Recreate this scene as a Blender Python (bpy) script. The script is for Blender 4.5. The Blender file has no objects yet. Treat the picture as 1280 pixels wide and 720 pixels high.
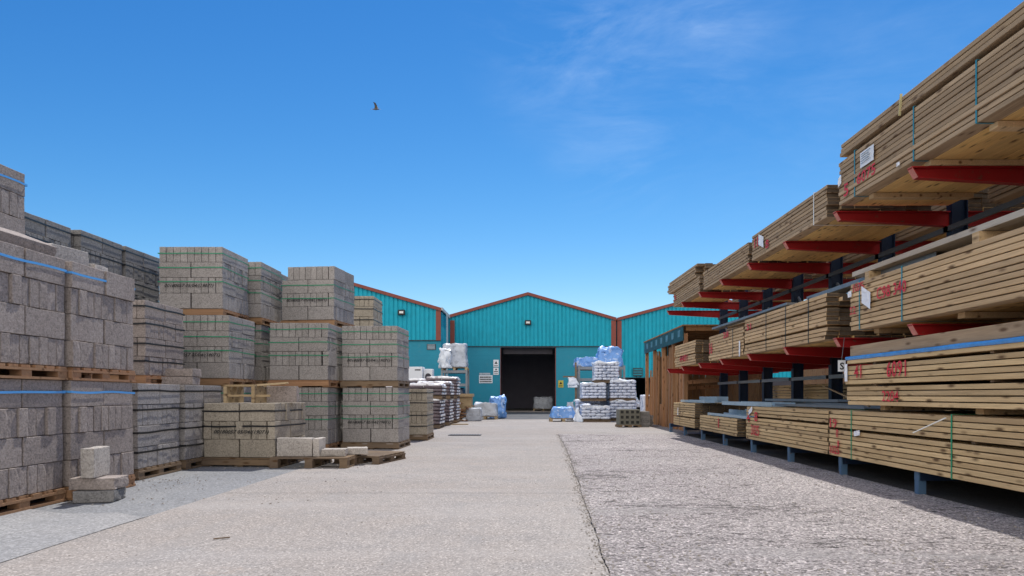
import bpy, bmesh, math, random
from mathutils import Vector, Matrix, Euler, noise
R = math.radians
random.seed(7)
scene = bpy.context.scene
COL = scene.collection

# ------------------------------------------------------------------ materials
class NT:
    def __init__(s, tree): s.t = tree; s.n = tree.nodes; s.l = tree.links
    def new(s, kind, **kw):
        nd = s.n.new(kind)
        for k, v in kw.items():
            if k.startswith('i_'):
                key = k[2:]
                key = int(key) if key.isdigit() else key.replace('_', ' ')
                nd.inputs[key].default_value = v
            else: setattr(nd, k, v)
        return nd
    def link(s, a, b): s.l.new(a, b)
    def math(s, op, a, b=None, clamp=False):
        nd = s.n.new('ShaderNodeMath'); nd.operation = op; nd.use_clamp = clamp
        for i, v in enumerate((a, b)):
            if v is None: continue
            if hasattr(v, 'links'): s.l.new(v, nd.inputs[i])
            else: nd.inputs[i].default_value = v
        return nd.outputs[0]
    def mix(s, fac, a, b, blend='MIX'):
        nd = s.n.new('ShaderNodeMix'); nd.data_type = 'RGBA'; nd.blend_type = blend
        for sock, v in ((nd.inputs[0], fac), (nd.inputs[6], a), (nd.inputs[7], b)):
            if hasattr(v, 'links'): s.l.new(v, sock)
            elif isinstance(v, (int, float)): sock.default_value = v
            else: sock.default_value = (*v[:3], 1)
        return nd.outputs[2]
    def pos(s, scale=(1, 1, 1), rand=False):
        g = s.n.new('ShaderNodeNewGeometry')
        out = g.outputs['Position']
        if rand:
            oi = s.n.new('ShaderNodeObjectInfo')
            m = s.n.new('ShaderNodeVectorMath'); m.operation = 'ADD'
            k = s.math('MULTIPLY', oi.outputs['Random'], 37.0)
            s.l.new(out, m.inputs[0]); s.l.new(k, m.inputs[1]); out = m.outputs[0]
        mp = s.n.new('ShaderNodeMapping'); mp.inputs['Scale'].default_value = scale
        s.l.new(out, mp.inputs[0])
        return mp.outputs[0]
    def noise(s, vec, scale, detail=4, rough=.55, dist=0):
        nd = s.n.new('ShaderNodeTexNoise')
        nd.inputs['Scale'].default_value = scale; nd.inputs['Detail'].default_value = detail
        nd.inputs['Roughness'].default_value = rough; nd.inputs['Distortion'].default_value = dist
        s.l.new(vec, nd.inputs['Vector']); return nd.outputs['Fac']
    def vor(s, vec, scale, out='Distance', feature='F1', rnd=1.0):
        nd = s.n.new('ShaderNodeTexVoronoi'); nd.feature = feature
        nd.inputs['Scale'].default_value = scale; nd.inputs['Randomness'].default_value = rnd
        s.l.new(vec, nd.inputs['Vector']); return nd.outputs[out]
    def ramp(s, fac, stops):
        nd = s.n.new('ShaderNodeValToRGB'); cr = nd.color_ramp
        while len(cr.elements) < len(stops): cr.elements.new(.5)
        for e, (p, c) in zip(cr.elements, stops):
            e.position = p; e.color = (c, c, c, 1) if isinstance(c, (int, float)) else (*c[:3], 1)
        s.l.new(fac, nd.inputs[0]); return nd.outputs[0]
    def bump(s, h, strength=.5, dist=.01, normal=None):
        nd = s.n.new('ShaderNodeBump'); nd.inputs['Strength'].default_value = strength
        nd.inputs['Distance'].default_value = dist; s.l.new(h, nd.inputs['Height'])
        if normal is not None: s.l.new(normal, nd.inputs['Normal'])
        return nd.outputs[0]
    def rnd(s): return s.n.new('ShaderNodeObjectInfo').outputs['Random']

def material(name):
    m = bpy.data.materials.new(name); m.use_nodes = True
    t = NT(m.node_tree); b = m.node_tree.nodes['Principled BSDF']
    return m, t, b
def setc(t, b, col):
    if hasattr(col, 'links'): t.link(col, b.inputs['Base Color'])
    else: b.inputs['Base Color'].default_value = (*col, 1)

def plain(name, col, rough=.6, metal=0, var=.12, scale=3, bump=0.0, bscale=40, spec=.5):
    m, t, b = material(name)
    p = t.pos()
    n = t.noise(p, scale, 5, .6)
    c = t.mix(n, tuple(x*(1-var*2) for x in col), tuple(min(1, x*(1+var*2)) for x in col))
    setc(t, b, c); b.inputs['Roughness'].default_value = rough; b.inputs['Metallic'].default_value = metal
    b.inputs['Specular IOR Level'].default_value = spec
    if bump: t.link(t.bump(t.noise(p, bscale, 4), bump, .01), b.inputs['Normal'])
    return m

def concrete(name, base, tint):
    m, t, b = material(name)
    p = t.pos(rand=True)
    n1 = t.noise(p, 3.2, 5, .6); n2 = t.noise(p, 55, 6, .75)
    sp = t.vor(p, 85, 'Color'); spv = t.math('MULTIPLY', sp, 1.0)
    c = t.mix(t.ramp(n1, [(.3, 0), (.7, 1)]), base, tint)
    r = t.rnd()
    c = t.mix(t.ramp(r, [(0, 0), (1, 1)]), c, t.mix(.42, c, tuple(x*.62 for x in base)))
    c = t.mix(.75, c, t.ramp(spv, [(0, .5), (.5, .85), (1, 1.15)]), 'MULTIPLY')
    pores = t.ramp(t.noise(p, 42, 5, .8), [(.33, .30), (.45, 1)])
    c = t.mix(.8, c, pores, 'MULTIPLY')
    c = t.mix(t.ramp(t.noise(p, 1.3, 3), [(.5, 0), (.8, .2)]), c, tuple(min(1, x*1.45) for x in tint))
    setc(t, b, c); b.inputs['Roughness'].default_value = .93; b.inputs['Specular IOR Level'].default_value = .25
    t.link(t.bump(n2, .55, .012, t.bump(t.noise(p, 14, 4), .35, .012)), b.inputs['Normal'])
    return m

def wood(name, a, bcol, knot=(.10, .05, .02), scale=1.0, axis='y', grey=0.0, rvar=.5):
    m, t, b = material(name)
    sc = {'y': (22, 1.3, 22), 'z': (22, 22, 1.3), 'x': (1.3, 22, 22)}[axis]
    sk = {'y': (13, 4.2, 13), 'z': (13, 13, 4.2), 'x': (4.2, 13, 13)}[axis]
    p = t.pos(sc, rand=True); pk = t.pos(sk, rand=True); p0 = t.pos(rand=True)
    g = t.noise(p, 1.0*scale, 6, .65, .6)
    c = t.mix(t.ramp(g, [(.28, 0), (.72, 1)]), a, bcol)
    rn = t.rnd()
    c = t.mix(t.ramp(rn, [(0, rvar), (.55, 0)]), c, t.mix(.62, c, (.15, .105, .07), 'MIX'))
    c = t.mix(t.ramp(rn, [(.6, 0), (1, .32)]), c, tuple(min(1, x*1.3) for x in a))
    fibre = t.noise(t.pos({'y': (90, 3, 90), 'z': (90, 90, 3), 'x': (3, 90, 90)}[axis], rand=True), 1.0, 4, .7)
    c = t.mix(.6, c, t.ramp(fibre, [(.3, .62), (.65, 1.12)]), 'MULTIPLY')
    big = t.noise(p0, .9, 3)
    c = t.mix(t.ramp(big, [(.4, 0), (.7, .45)]), c, (.34, .22, .11))
    k = t.vor(pk, 1.0, 'Distance')
    km = t.ramp(k, [(.10, 1), (.17, .5), (.27, 0)])
    c = t.mix(t.math('MULTIPLY', km, .9), c, knot)
    if grey: c = t.mix(grey, c, (.20, .185, .17))
    setc(t, b, c); b.inputs['Roughness'].default_value = .8; b.inputs['Specular IOR Level'].default_value = .3
    t.link(t.bump(g, .4, .006), b.inputs['Normal'])
    return m

def paint(name, col, worn=(.20, .085, .04), rough=.5, th=.62, streak=False):
    m, t, b = material(name)
    p = t.pos()
    c = t.mix(t.noise(p, 4, 5, .6), tuple(x*.72 for x in col), tuple(x*1.2 for x in col))
    w = t.noise(t.pos(rand=True), 13, 7, .75, .3)
    c = t.mix(t.ramp(w, [(th, 0), (th+.05, .85)]), c, worn)
    if streak:
        st = t.noise(t.pos((5, 1, .22)), 1.6, 6, .65)
        c = t.mix(t.ramp(st, [(.35, .0), (.75, .34)]), c, tuple(min(1, x*1.5+.02) for x in col))
        st2 = t.noise(t.pos((9, 1, .3)), 1.3, 5, .7)
        c = t.mix(t.ramp(st2, [(.56, 0), (.8, .5)]), c, tuple(x*.55 for x in col))
    setc(t, b, c); b.inputs['Roughness'].default_value = rough; b.inputs['Specular IOR Level'].default_value = .25
    t.link(t.bump(w, .12, .004), b.inputs['Normal'])
    return m
M = {}
M['block'] = concrete('concrete block grey', (.36, .333, .315), (.43, .40, .38))
M['block_near'] = concrete('concrete block warm grey', (.36, .305, .275), (.42, .36, .325))
M['block_dark'] = concrete('concrete block dark grey', (.25, .24, .23), (.32, .305, .29))
M['block_tan'] = concrete('concrete block tan', (.41, .36, .29), (.48, .42, .335))
M['block_light'] = concrete('concrete block pale', (.50, .455, .41), (.58, .53, .48))
M['wood_fresh'] = wood('treated timber fresh', (.72, .53, .29), (.56, .39, .19))
M['wood_mid'] = wood('treated timber dull', (.70, .50, .29), (.54, .375, .20))
M['wood_grey'] = wood('treated timber weathered', (.53, .385, .24), (.32, .225, .135), grey=.06)
M['wood_bounce_lit'] = wood('timber with warm ground bounce', (.86, .56, .22), (.70, .42, .15))  # underside boards: warm light off the ground put into the wood colour
M['endgrain_shaded'] = plain('weathered shaded end grain', (.085, .062, .042), .9, 0, .35, 16)  # board ends: weathered, and darkened further to stand for shade
M['wood_plank'] = wood('bleached plank', (.60, .54, .45), (.46, .41, .34), grey=.2)
M['wood_pallet'] = wood('pallet wood', (.40, .22, .12), (.28, .15, .08), axis='x')
M['wood_pale'] = wood('pallet wood pale', (.52, .40, .24), (.40, .29, .16), axis='x')
M['wood_old'] = wood('old pallet wood', (.20, .145, .10), (.13, .095, .07), axis='x')
M['wood_up'] = wood('upright timber', (.46, .235, .12), (.33, .15, .07), axis='z', rvar=.7)
M['wood_bay'] = wood('bay timber', (.33, .17, .075), (.24, .12, .05), axis='z')
M['galv'] = plain('galvanised steel', (.22, .24, .26), .5, .4, .12, 9)
M['galv_blue'] = plain('blue grey channel', (.36, .46, .52), .5, .2, .1, 8)
M['rail'] = plain('dull steel rail', (.085, .095, .11), .5, .2, .15, 8)
M['red'] = paint('red rack paint', (.30, .011, .013), (.13, .05, .035), .5, .60)
M['redlip'] = plain('worn arm edge', (.55, .20, .16), .5, .2, .2, 20)
M['blue'] = paint('dark blue rack paint', (.014, .027, .06), (.10, .06, .04), .45, .63)
M['bluefoot'] = paint('sunlit blue post paint', (.08, .15, .25), (.16, .10, .07), .5, .58)  # feet: the dark blue paint lightened as if in the sun
M['strap_g'] = plain('green strap', (.01, .26, .13), .4, 0, .1)
M['strap_k'] = plain('black strap', (.012, .013, .016), .4, 0, .1)
M['strap_b'] = plain('blue strap', (.10, .36, .75), .3, 0, .15)
M['strap_t'] = plain('teal strap', (.03, .23, .30), .35, 0, .15)
M['strap_w'] = plain('white strap', (.8, .8, .76), .4, 0, .05)
M['ink'] = plain('black ink', (.012, .012, .013), .7, 0, .1)
M['spray'] = plain('red spray paint', (.60, .03, .045), .6, 0, .35, 35)
M['paper'] = plain('white paper', (.78, .80, .84), .6, 0, .05)
M['yellow'] = plain('yellow sign', (.50, .42, .06), .5, 0, .05)
M['white'] = plain('white sheet metal', (.72, .74, .77), .4, 0, .05)
M['black'] = plain('black plastic', (.012, .012, .014), .45, 0, .1)
M['lens'] = plain('lamp lens', (.75, .75, .72), .2, 0, .03)
M['inwall'] = plain('grey lilac partition', (.30, .27, .33), .8, 0, .1, 2)
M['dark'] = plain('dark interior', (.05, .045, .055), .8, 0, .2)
M['teal'] = paint('teal cladding', (.002, .34, .46), (.05, .14, .15), .5, .74, True)
M['trim'] = paint('red brown trim', (.25, .07, .052), (.30, .16, .12), .55, .66)
M['roof'] = plain('roof sheet', (.22, .20, .19), .6, 0, .1, 2)
M['gutter'] = plain('pale gutter', (.5, .5, .5), .5, 0, .1)
M['bluewrap'] = plain('blue plastic sheet', (.06, .26, .62), .28, 0, .3, 8, .5, 22)
M['banner'] = plain('dark teal banner', (.010, .06, .075), .5, 0, .1)
M['banner_l'] = plain('banner label', (.09, .22, .29), .5, 0, .4, 9)
M['feather'] = plain('grey feather', (.12, .11, .10), .7, 0, .2, 20)
M['featherw'] = plain('white feather', (.8, .8, .78), .7, 0, .05)
M['soil'] = plain('grit', (.30, .27, .24), .95, 0, .4, 30)
M['hollow'] = plain('hollow block', (.17, .165, .135), .9, 0, .15, 20, .4, 60)
M['holed'] = plain('hollow core', (.03, .03, .028), .95)
def mat_tealwall():
    m, t, b = material('teal painted blockwork')
    p = t.pos()
    br = t.new('ShaderNodeTexBrick'); mp = t.new('ShaderNodeMapping'); mp.inputs['Rotation'].default_value = (R(90), 0, 0)
    t.link(p, mp.inputs[0]); t.link(mp.outputs[0], br.inputs['Vector'])
    br.inputs['Scale'].default_value = 1; br.inputs['Brick Width'].default_value = .44; br.inputs['Row Height'].default_value = .22
    br.inputs['Mortar Size'].default_value = .008
    n = t.noise(p, 1.1, 5, .6)
    c = t.mix(t.ramp(n, [(.3, 0), (.7, 1)]), (.003, .22, .325), (.004, .25, .36))
    c = t.mix(t.ramp(t.noise(p, 5, 5, .7), [(.55, 0), (.8, .3)]), c, (.10, .24, .26))
    setc(t, b, c); b.inputs['Roughness'].default_value = .6
    h = t.math('SUBTRACT', 1, br.outputs['Fac'])
    t.link(t.bump(h, .5, .006), b.inputs['Normal'])
    return m
M['tealwall'] = mat_tealwall()
def mat_sack(name, base, ends=None, print_glint_col=(.20, .27, .42)):
    m, t, b = material(name)
    p = t.pos(rand=True)
    n = t.noise(p, 9, 5, .65, .5)
    c = t.mix(t.ramp(n, [(.35, 0), (.7, 1)]), base, tuple(min(1, x*1.25) for x in base))
    c = t.mix(t.ramp(t.noise(p, 6.5, 2), [(.56, 0), (.60, .65)]), c, print_glint_col)
    setc(t, b, c); b.inputs['Roughness'].default_value = .33
    t.link(t.bump(t.noise(p, 16, 4, .6, 1.2), .6, .02), b.inputs['Normal'])
    return m
M['sack'] = mat_sack('pale blue white sack', (.60, .65, .76))
M['sack_dark'] = mat_sack('dark sack', (.13, .105, .12), print_glint_col=(.22, .16, .17))
M['sack_white'] = mat_sack('white sack', (.82, .81, .82), print_glint_col=(.30, .24, .25))
M['film'] = mat_sack('white plastic film', (.66, .70, .76), print_glint_col=(.5, .58, .68))
M['film_blue'] = mat_sack('blue white plastic film', (.13, .29, .62), print_glint_col=(.50, .62, .82))  # pale patches paint white highlights onto the blue film
M['film_grey'] = mat_sack('grey plastic film', (.42, .45, .50), print_glint_col=(.28, .30, .34))

def mat_slab():
    m, t, b = material('pale worn concrete')
    p = t.pos()
    big = t.noise(p, .35, 5, .6); med = t.noise(p, 2.3, 6, .65)
    c = t.mix(t.ramp(big, [(.35, 0), (.65, 1)]), (.285, .252, .228), (.318, .293, .275))
    c = t.mix(t.ramp(med, [(.45, 0), (.75, .5)]), c, (.225, .22, .22))
    st = t.vor(p, 105, 'Color')
    c = t.mix(.85, c, t.ramp(st, [(0, .38), (.25, .82), (.7, 1.08), (1, 2.0)]), 'MULTIPLY')
    fine = t.noise(p, 140, 3, .7)
    c = t.mix(.6, c, t.ramp(fine, [(.3, .65), (.7, 1.2)]), 'MULTIPLY')
    pit = t.ramp(t.noise(p, 21, 5, .75), [(.27, .35), (.34, 1)])
    c = t.mix(.6, c, pit, 'MULTIPLY')
    trk = t.noise(t.pos((2.2, .10, 1)), 1.4, 4, .5)
    c = t.mix(t.ramp(trk, [(.54, 0), (.70, .30)]), c, (.235, .225, .22))
    oil = t.vor(t.pos((1, .8, 1)), .75, 'Distance')
    oiln = t.math('ADD', oil, t.math('MULTIPLY', t.noise(p, 9, 5, .7), .12))
    c = t.mix(t.ramp(oiln, [(.10, .42), (.155, 0)]), c, (.12, .115, .11))
    c = t.mix(t.ramp(t.noise(p, 1.1, 7, .8), [(.60, 0), (.66, .28)]), c, (.38, .30, .24))
    # damp grey streaks running across
    str_ = t.noise(t.pos((.25, 1.6, 1)), .8, 5, .6)
    c = t.mix(t.ramp(str_, [(.5, 0), (.72, .45)]), c, (.345, .32, .305))
    setc(t, b, c); b.inputs['Roughness'].default_value = .9; b.inputs['Specular IOR Level'].default_value = .3
    h = t.vor(p, 105, 'Distance')
    t.link(t.bump(h, .35, .006, t.bump(t.noise(p, 7, 6, .7), .25, .02)), b.inputs['Normal'])
    return m
def mat_rough():
    m, t, b = material('rough exposed aggregate')
    p = t.pos()
    big = t.noise(p, .5, 5, .65)
    c = t.mix(t.ramp(big, [(.35, 0), (.65, 1)]), (.45, .405, .40), (.56, .51, .50))
    st = t.vor(p, 75, 'Color')
    c = t.mix(.92, c, t.ramp(st, [(0, .18), (.3, .66), (.7, 1.15), (1, 2.2)]), 'MULTIPLY')
    fine = t.noise(p, 90, 4, .8)
    c = t.mix(.7, c, t.ramp(fine, [(.32, .45), (.66, 1.3)]), 'MULTIPLY')
    pit = t.noise(t.pos((.6, 1.5, 1)), 11, 7, .8)
    area = t.noise(t.pos((.5, 1, 1)), 1.1, 4, .6)
    pv = t.math('ADD', pit, t.math('MULTIPLY', t.math('SUBTRACT', area, .5), -.28))
    c = t.mix(.92, c, t.ramp(pv, [(.38, .10), (.455, 1)]), 'MULTIPLY')
    scar = t.noise(t.pos((.7, 1.3, 1)), 3.8, 9, .82, .1)
    sv_ = t.math('ADD', scar, t.math('MULTIPLY', t.math('SUBTRACT', area, .5), -.45))
    c = t.mix(.8, c, t.ramp(sv_, [(.365, .30), (.425, 1)]), 'MULTIPLY')
    c = t.mix(.55, c, t.ramp(t.noise(p, 26, 4, .7), [(.35, .6), (.65, 1.25)]), 'MULTIPLY')
    sm = t.noise(t.pos((.35, 1.2, 1)), 1.3, 5, .6)
    c = t.mix(t.ramp(sm, [(.56, 0), (.66, .6)]), c, (.40, .375, .37))
    setc(t, b, c); b.inputs['Roughness'].default_value = .92; b.inputs['Specular IOR Level'].default_value = .3
    h = t.vor(p, 75, 'Distance')
    t.link(t.bump(h, .8, .016, t.bump(pit, .8, .05)), b.inputs['Normal'])
    return m
def mat_tar(name, a, bcol, patch):
    m, t, b = material(name)
    p = t.pos()
    c = t.mix(t.ramp(t.noise(p, .6, 5, .6), [(.35, 0), (.65, 1)]), a, bcol)
    c = t.mix(t.ramp(t.noise(t.pos((1, .6, 1)), 1.7, 6, .7), [(.48, 0), (.72, .6)]), c, patch)
    st = t.vor(p, 80, 'Color')
    c = t.mix(.8, c, t.ramp(st, [(0, .55), (.6, 1.0), (1, 1.5)]), 'MULTIPLY')
    setc(t, b, c); b.inputs['Roughness'].default_value = .9; b.inputs['Specular IOR Level'].default_value = .3
    t.link(t.bump(t.noise(p, 60, 5, .8), .5, .01), b.inputs['Normal'])
    return m
M['slab'] = mat_slab(); M['rough'] = mat_rough()
M['tar_blue'] = mat_tar('blue grey tarmac', (.185, .19, .20), (.235, .238, .245), (.29, .285, .28))
M['tar_blue2'] = mat_tar('lighter blue grey tarmac', (.25, .25, .255), (.285, .28, .28), (.32, .31, .30))
M['tar'] = mat_tar('dark tarmac', (.075, .078, .085), (.11, .11, .115), (.15, .15, .15))

# ------------------------------------------------------------------ mesh helpers
class MB:
    def __init__(s): s.v = []; s.f = []; s.m = []; s.mi = 0
    def add(s, vs, fs):
        o = len(s.v); s.v += [tuple(v) for v in vs]; s.f += [tuple(i+o for i in f) for f in fs]; s.m += [s.mi]*len(fs)
    def box(s, x0, x1, y0, y1, z0, z1, mat=None, skew=None):
        vs = [Vector((x, y, z)) for z in (z0, z1) for y in (y0, y1) for x in (x0, x1)]
        if mat is not None: vs = [mat @ v for v in vs]
        s.add(vs, [(0, 2, 3, 1), (4, 5, 7, 6), (0, 1, 5, 4), (2, 6, 7, 3), (0, 4, 6, 2), (1, 3, 7, 5)])
    def bar(s, p0, p1, w, h, up=(0, 0, 1)):
        p0 = Vector(p0); p1 = Vector(p1); d = (p1-p0); L = d.length; d.normalize()
        u = Vector(up); sx = d.cross(u)
        if sx.length < 1e-4: sx = d.cross(Vector((0, 1, 0)))
        sx.normalize(); u = sx.cross(d).normalized()
        m = Matrix((( sx.x, d.x, u.x, p0.x), (sx.y, d.y, u.y, p0.y), (sx.z, d.z, u.z, p0.z), (0, 0, 0, 1)))
        s.box(-w/2, w/2, 0, L, -h/2, h/2, m)
    def prism(s, pts, axis, a, b):
        # pts 2D polygon, extruded along axis from a to b
        n = len(pts)
        def P(p, t): return {'y': (p[0], t, p[1]), 'x': (t, p[0], p[1]), 'z': (p[0], p[1], t)}[axis]
        vs = [P(p, a) for p in pts]+[P(p, b) for p in pts]
        fs = [tuple(range(n)), tuple(range(2*n-1, n-1, -1))]+[(i, i+n, (i+1) % n+n, (i+1) % n) for i in range(n)]
        s.add(vs, fs)
    def mesh(s, name, mats, smooth=False, bevel=0):
        me = bpy.data.meshes.new(name); me.from_pydata(s.v, [], s.f)
        bm = bmesh.new(); bm.from_mesh(me)
        bmesh.ops.recalc_face_normals(bm, faces=bm.faces)
        if bevel: bmesh.ops.bevel(bm, geom=list(bm.edges), offset=bevel, segments=1, affect='EDGES', clamp_overlap=True)
        bm.to_mesh(me); bm.free()
        for m in (mats if isinstance(mats, (list, tuple)) else [mats]): me.materials.append(m)
        if len(me.polygons) == len(s.m):
            for p, i in zip(me.polygons, s.m): p.material_index = i
        if smooth:
            for p in me.polygons: p.use_smooth = True
        return me
    def build(s, name, mats, parent=None, **kw):
        return obj(name, s.mesh(name, mats, **kw), parent)

def obj(name, me, parent=None, loc=(0, 0, 0), rot=(0, 0, 0)):
    o = bpy.data.objects.new(name, me); COL.objects.link(o)
    o.location = loc; o.rotation_euler = rot
    if parent: o.parent = parent
    return o
def tag(o, label=None, cat=None, group=None, kind=None):
    if label: o['label'] = label
    if cat: o['category'] = cat
    if group: o['group'] = group
    if kind: o['kind'] = kind
    return o
def thing(name, label, cat, loc=(0, 0, 0), rz=0, group=None, rot=None):
    o = bpy.data.objects.new(name, None); COL.objects.link(o); o.empty_display_size = .2
    o.location = loc; o.rotation_euler = rot or (0, 0, R(rz))
    return tag(o, label, cat, group)

FONT = None
def text_mesh(s, width, height, depth=.001, shear=0, bold=.0, spacing=1.0):
    cu = bpy.data.curves.new('lettering', 'FONT'); cu.body = s; cu.size = 1; cu.shear = shear; cu.offset = bold
    cu.space_character = spacing; cu.resolution_u = 2
    o = bpy.data.objects.new('lettering', cu); COL.objects.link(o)
    dg = bpy.context.evaluated_depsgraph_get(); dg.update()
    me = bpy.data.meshes.new_from_object(o.evaluated_get(dg))
    bpy.data.objects.remove(o)
    xs = [v.co.x for v in me.vertices]; ys = [v.co.y for v in me.vertices]
    sx = width/(max(xs)-min(xs)); sy = height/(max(ys)-min(ys)); mx = min(xs); my = min(ys)
    for v in me.vertices: v.co.x = (v.co.x-mx)*sx; v.co.y = (v.co.y-my)*sy
    return me
def lettering(s, width, height, mat, parent, loc, rot, jitter=0, name='lettering', **kw):
    me = text_mesh(s, width, height, **kw)
    if jitter:
        for v in me.vertices:
            v.co.x += noise.noise(v.co*25)*jitter; v.co.y += noise.noise(v.co*25+Vector((9, 3, 1)))*jitter
    me.materials.clear(); me.materials.append(mat)
    return obj(name, me, parent, loc, rot)
FACE_LEFT = (R(90), 0, R(-90))     # lettering that faces -x
FACE_FRONT = (R(90), 0, 0)         # lettering that faces the camera side

# ------------------------------------------------------------------ ground
def sheet(name, pts, z, mat, sub=0):
    mb = MB(); mb.add([(x, y, z) for x, y in pts], [tuple(range(len(pts)))])
    o = mb.build(name, mat); tag(o, kind='structure'); return o
g = sheet('ground', [(-400, -60), (400, -60), (400, 900), (-400, 900)], -.012, M['tar'])
rr = random.Random(3)
def wob(a, b, n, amp):
    out = []
    for i in range(n+1):
        t = i/n; x = a[0]+(b[0]-a[0])*t; y = a[1]+(b[1]-a[1])*t
        out.append((x+(noise.noise(Vector((y*1.7, x, 3)))*amp + noise.noise(Vector((y*7, x, 8)))*amp*.5), y))
    return out
seamR = wob((.30, 0.5), (.66, 10.5), 130, .018) + wob((.66, 10.6), (.74, 14.8), 30, .025)
seamR2 = [(x+.005+abs(noise.noise(Vector((y*5, 1, 1))))*.014, y) for x, y in seamR]
L0 = wob((-2.58, 14.8), (-2.57, 9), 30, .01)+wob((-2.57, 8.9), (-2.70, .5), 90, .012)
def clip(pts, lo, hi): return [p for p in pts if lo <= p[1] <= hi]
J = 5.93
def edge_x(pts, y): return min(pts, key=lambda p: abs(p[1]-y))[0]
sheet('concrete_yard', clip(seamR, 0, J-.02)+[(edge_x(seamR, J), J-.004), (edge_x(L0, J), J-.004)]+clip(L0, 0, J-.02), 0, M['slab'])
sheet('concrete_yard', [(edge_x(seamR, J), J+.004)]+clip(seamR, J+.02, 99)+clip(L0, J+.02, 99)+[(edge_x(L0, J), J+.004)], 0, M['slab'])
far = wob((9, 14.84), (-2.58, 14.82), 80, .012)
sheet('concrete_yard', far+[(-2.60, 24), (9, 24.2)], 0, M['slab'])
rg0 = clip(seamR2, 0, 99)
sheet('rough_yard', list(reversed(rg0))+[(.4, -2), (3.42, -2), (3.42, 14.79)], .004, M['rough'])  # ends at the rack; darker ground beyond stands for the rack's shade
L0 = [(-2.60, 24)]+L0
lft = [(x-.010, y) for x, y in L0]
sheet('tarmac_strip', lft+[(-8, .5), (-8, 24)], -.004, M['tar_blue'])
sheet('tarmac_patch', [(-2.69, .4)]+[(x-.012, y) for x, y in reversed(wob((-2.63, 5.05), (-2.68, .5), 30, .01))][0:30]+
      [(-2.66, 4.75), (-2.95, 4.95), (-3.3, 4.9), (-3.7, 5.1), (-4.4, 5.0), (-4.4, .4)], .001, M['tar_blue2'])

# grit, crumbs and twigs lying about
mb = MB(); rg = random.Random(11)
def pebble(x, y, s, z=0):
    base = [(-1, -.7, 0), (.9, -.8, 0), (1, .6, 0), (-.7, .9, 0), (-.5, -.4, .7), (.5, -.3, .8), (.4, .5, .6), (-.3, .5, .7)]
    a = rg.random()*6.28; ca, sa = math.cos(a), math.sin(a)
    vs = [(x+s*(p[0]*ca-p[1]*sa)*rg.uniform(.7, 1.2), y+s*(p[0]*sa+p[1]*ca)*rg.uniform(.7, 1.2), z+s*p[2]) for p in base]
    mb.add(vs, [(0, 1, 5, 4), (1, 2, 6, 5), (2, 3, 7, 6), (3, 0, 4, 7), (4, 5, 6, 7)])
for i in range(2600):
    x, y = rg.uniform(.5, 3.4), 2.6+12*rg.random()**1.8
    if noise.noise(Vector((x*1.1, y*.8, 0))) > -.05: pebble(x, y, rg.uniform(.003, .010), .004)
for i in range(420):
    x, y = rg.uniform(-4.5, .6), 2.6+10*rg.random()
    pebble(x, y, rg.uniform(.002, .007))
for i in range(1500):
    k = rg.choice(seamR); pebble(k[0]+rg.gauss(0, .03), k[1]+rg.uniform(-.05, .05), rg.uniform(.003, .008), .003)
for i in range(110):
    pebble(rg.gauss(-3.6, .35), rg.gauss(6.6, .35), rg.uniform(.003, .009))
for i in range(200):
    pebble(rg.uniform(-4.2, -1.7), rg.choice([5.5, 6.8, 8.05, 8.3, 10.2])+rg.gauss(0, .12), rg.uniform(.004, .012))
tag(mb.build('loose_grit', M['soil']), kind='stuff', label='loose grit and crumbs scattered over the yard', cat='grit')
for (x, y, a, L) in ((-1.78, 4.02, 25, .09),):
    o = MB(); o.bar((-L/2, 0, .008), (L/2, 0, .010), .008, .007); o = o.build('twig', M['wood_old']); o.location = (x, y, 0); o.rotation_euler[2] = R(a)
    tag(o, 'small dark twig lying on the pale concrete in the left foreground', 'twig')

t = thing('drain_cover', 'dark steel drain grating set in the concrete beside the tan block pack', 'drain', (-1.25, 14.45, 0))
mb = MB(); mb.box(-.34, .34, -.16, .16, .002, .012); mb.build('frame', M['black'], t)
mb = MB()
for k in range(11): mb.box(-.30+k*.056, -.275+k*.056, -.13, .13, .0125, .018)
mb.build('grating', M['dark'], t)
# ------------------------------------------------------------------ concrete blocks
BL, BH, BT = .433, .212, .0925
def block_mesh(name, mat, seed, L=BL, T=BT, H=BH, chip=.004, broken=None):
    bm = bmesh.new(); bmesh.ops.create_cube(bm, size=1)
    for v in bm.verts: v.co = Vector((v.co.x*L, v.co.y*T, v.co.z*H+H/2))
    bmesh.ops.bevel(bm, geom=list(bm.edges), offset=.0035, segments=1, affect='EDGES')
    bmesh.ops.subdivide_edges(bm, edges=[e for e in bm.edges if e.calc_length() > .07], cuts=3, use_grid_fill=True)
    off = Vector((seed*3.1, seed*1.7, seed))
    for v in bm.verts:
        n = noise.noise(v.co*9+off); n2 = noise.noise(v.co*34+off)
        edge = (abs(abs(v.co.x)-L/2) < .006)+(abs(abs(v.co.y)-T/2) < .006)+(abs(abs(v.co.z-H/2)-H/2) < .006)
        c = v.co-Vector((0, 0, H/2))
        v.co -= c.normalized()*(max(0, n2)*chip*(1.8 if edge >= 2 else .1)+(max(0, n-.25)*chip*2.5 if edge >= 2 else 0))
        if broken and v.co.x < -L/2+broken:
            t = (-L/2+broken-v.co.x)/broken
            v.co.x += broken*.75*t*(.35+abs(noise.noise(Vector((v.co.z*9, v.co.y*9, seed)))))+noise.noise(v.co*40)*.008
    me = bpy.data.meshes.new(name); bm.to_mesh(me); bm.free(); me.materials.append(mat); return me
BLK = {k: [block_mesh('concrete_block', M[k], i+1, chip=.0045 if k == 'block_near' else .003) for i in range(5)] for k in ('block', 'block_near', 'block_dark', 'block_tan', 'block_light')}
W = .88; PT = .0978; PH = .2155; PAL = .11
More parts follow.
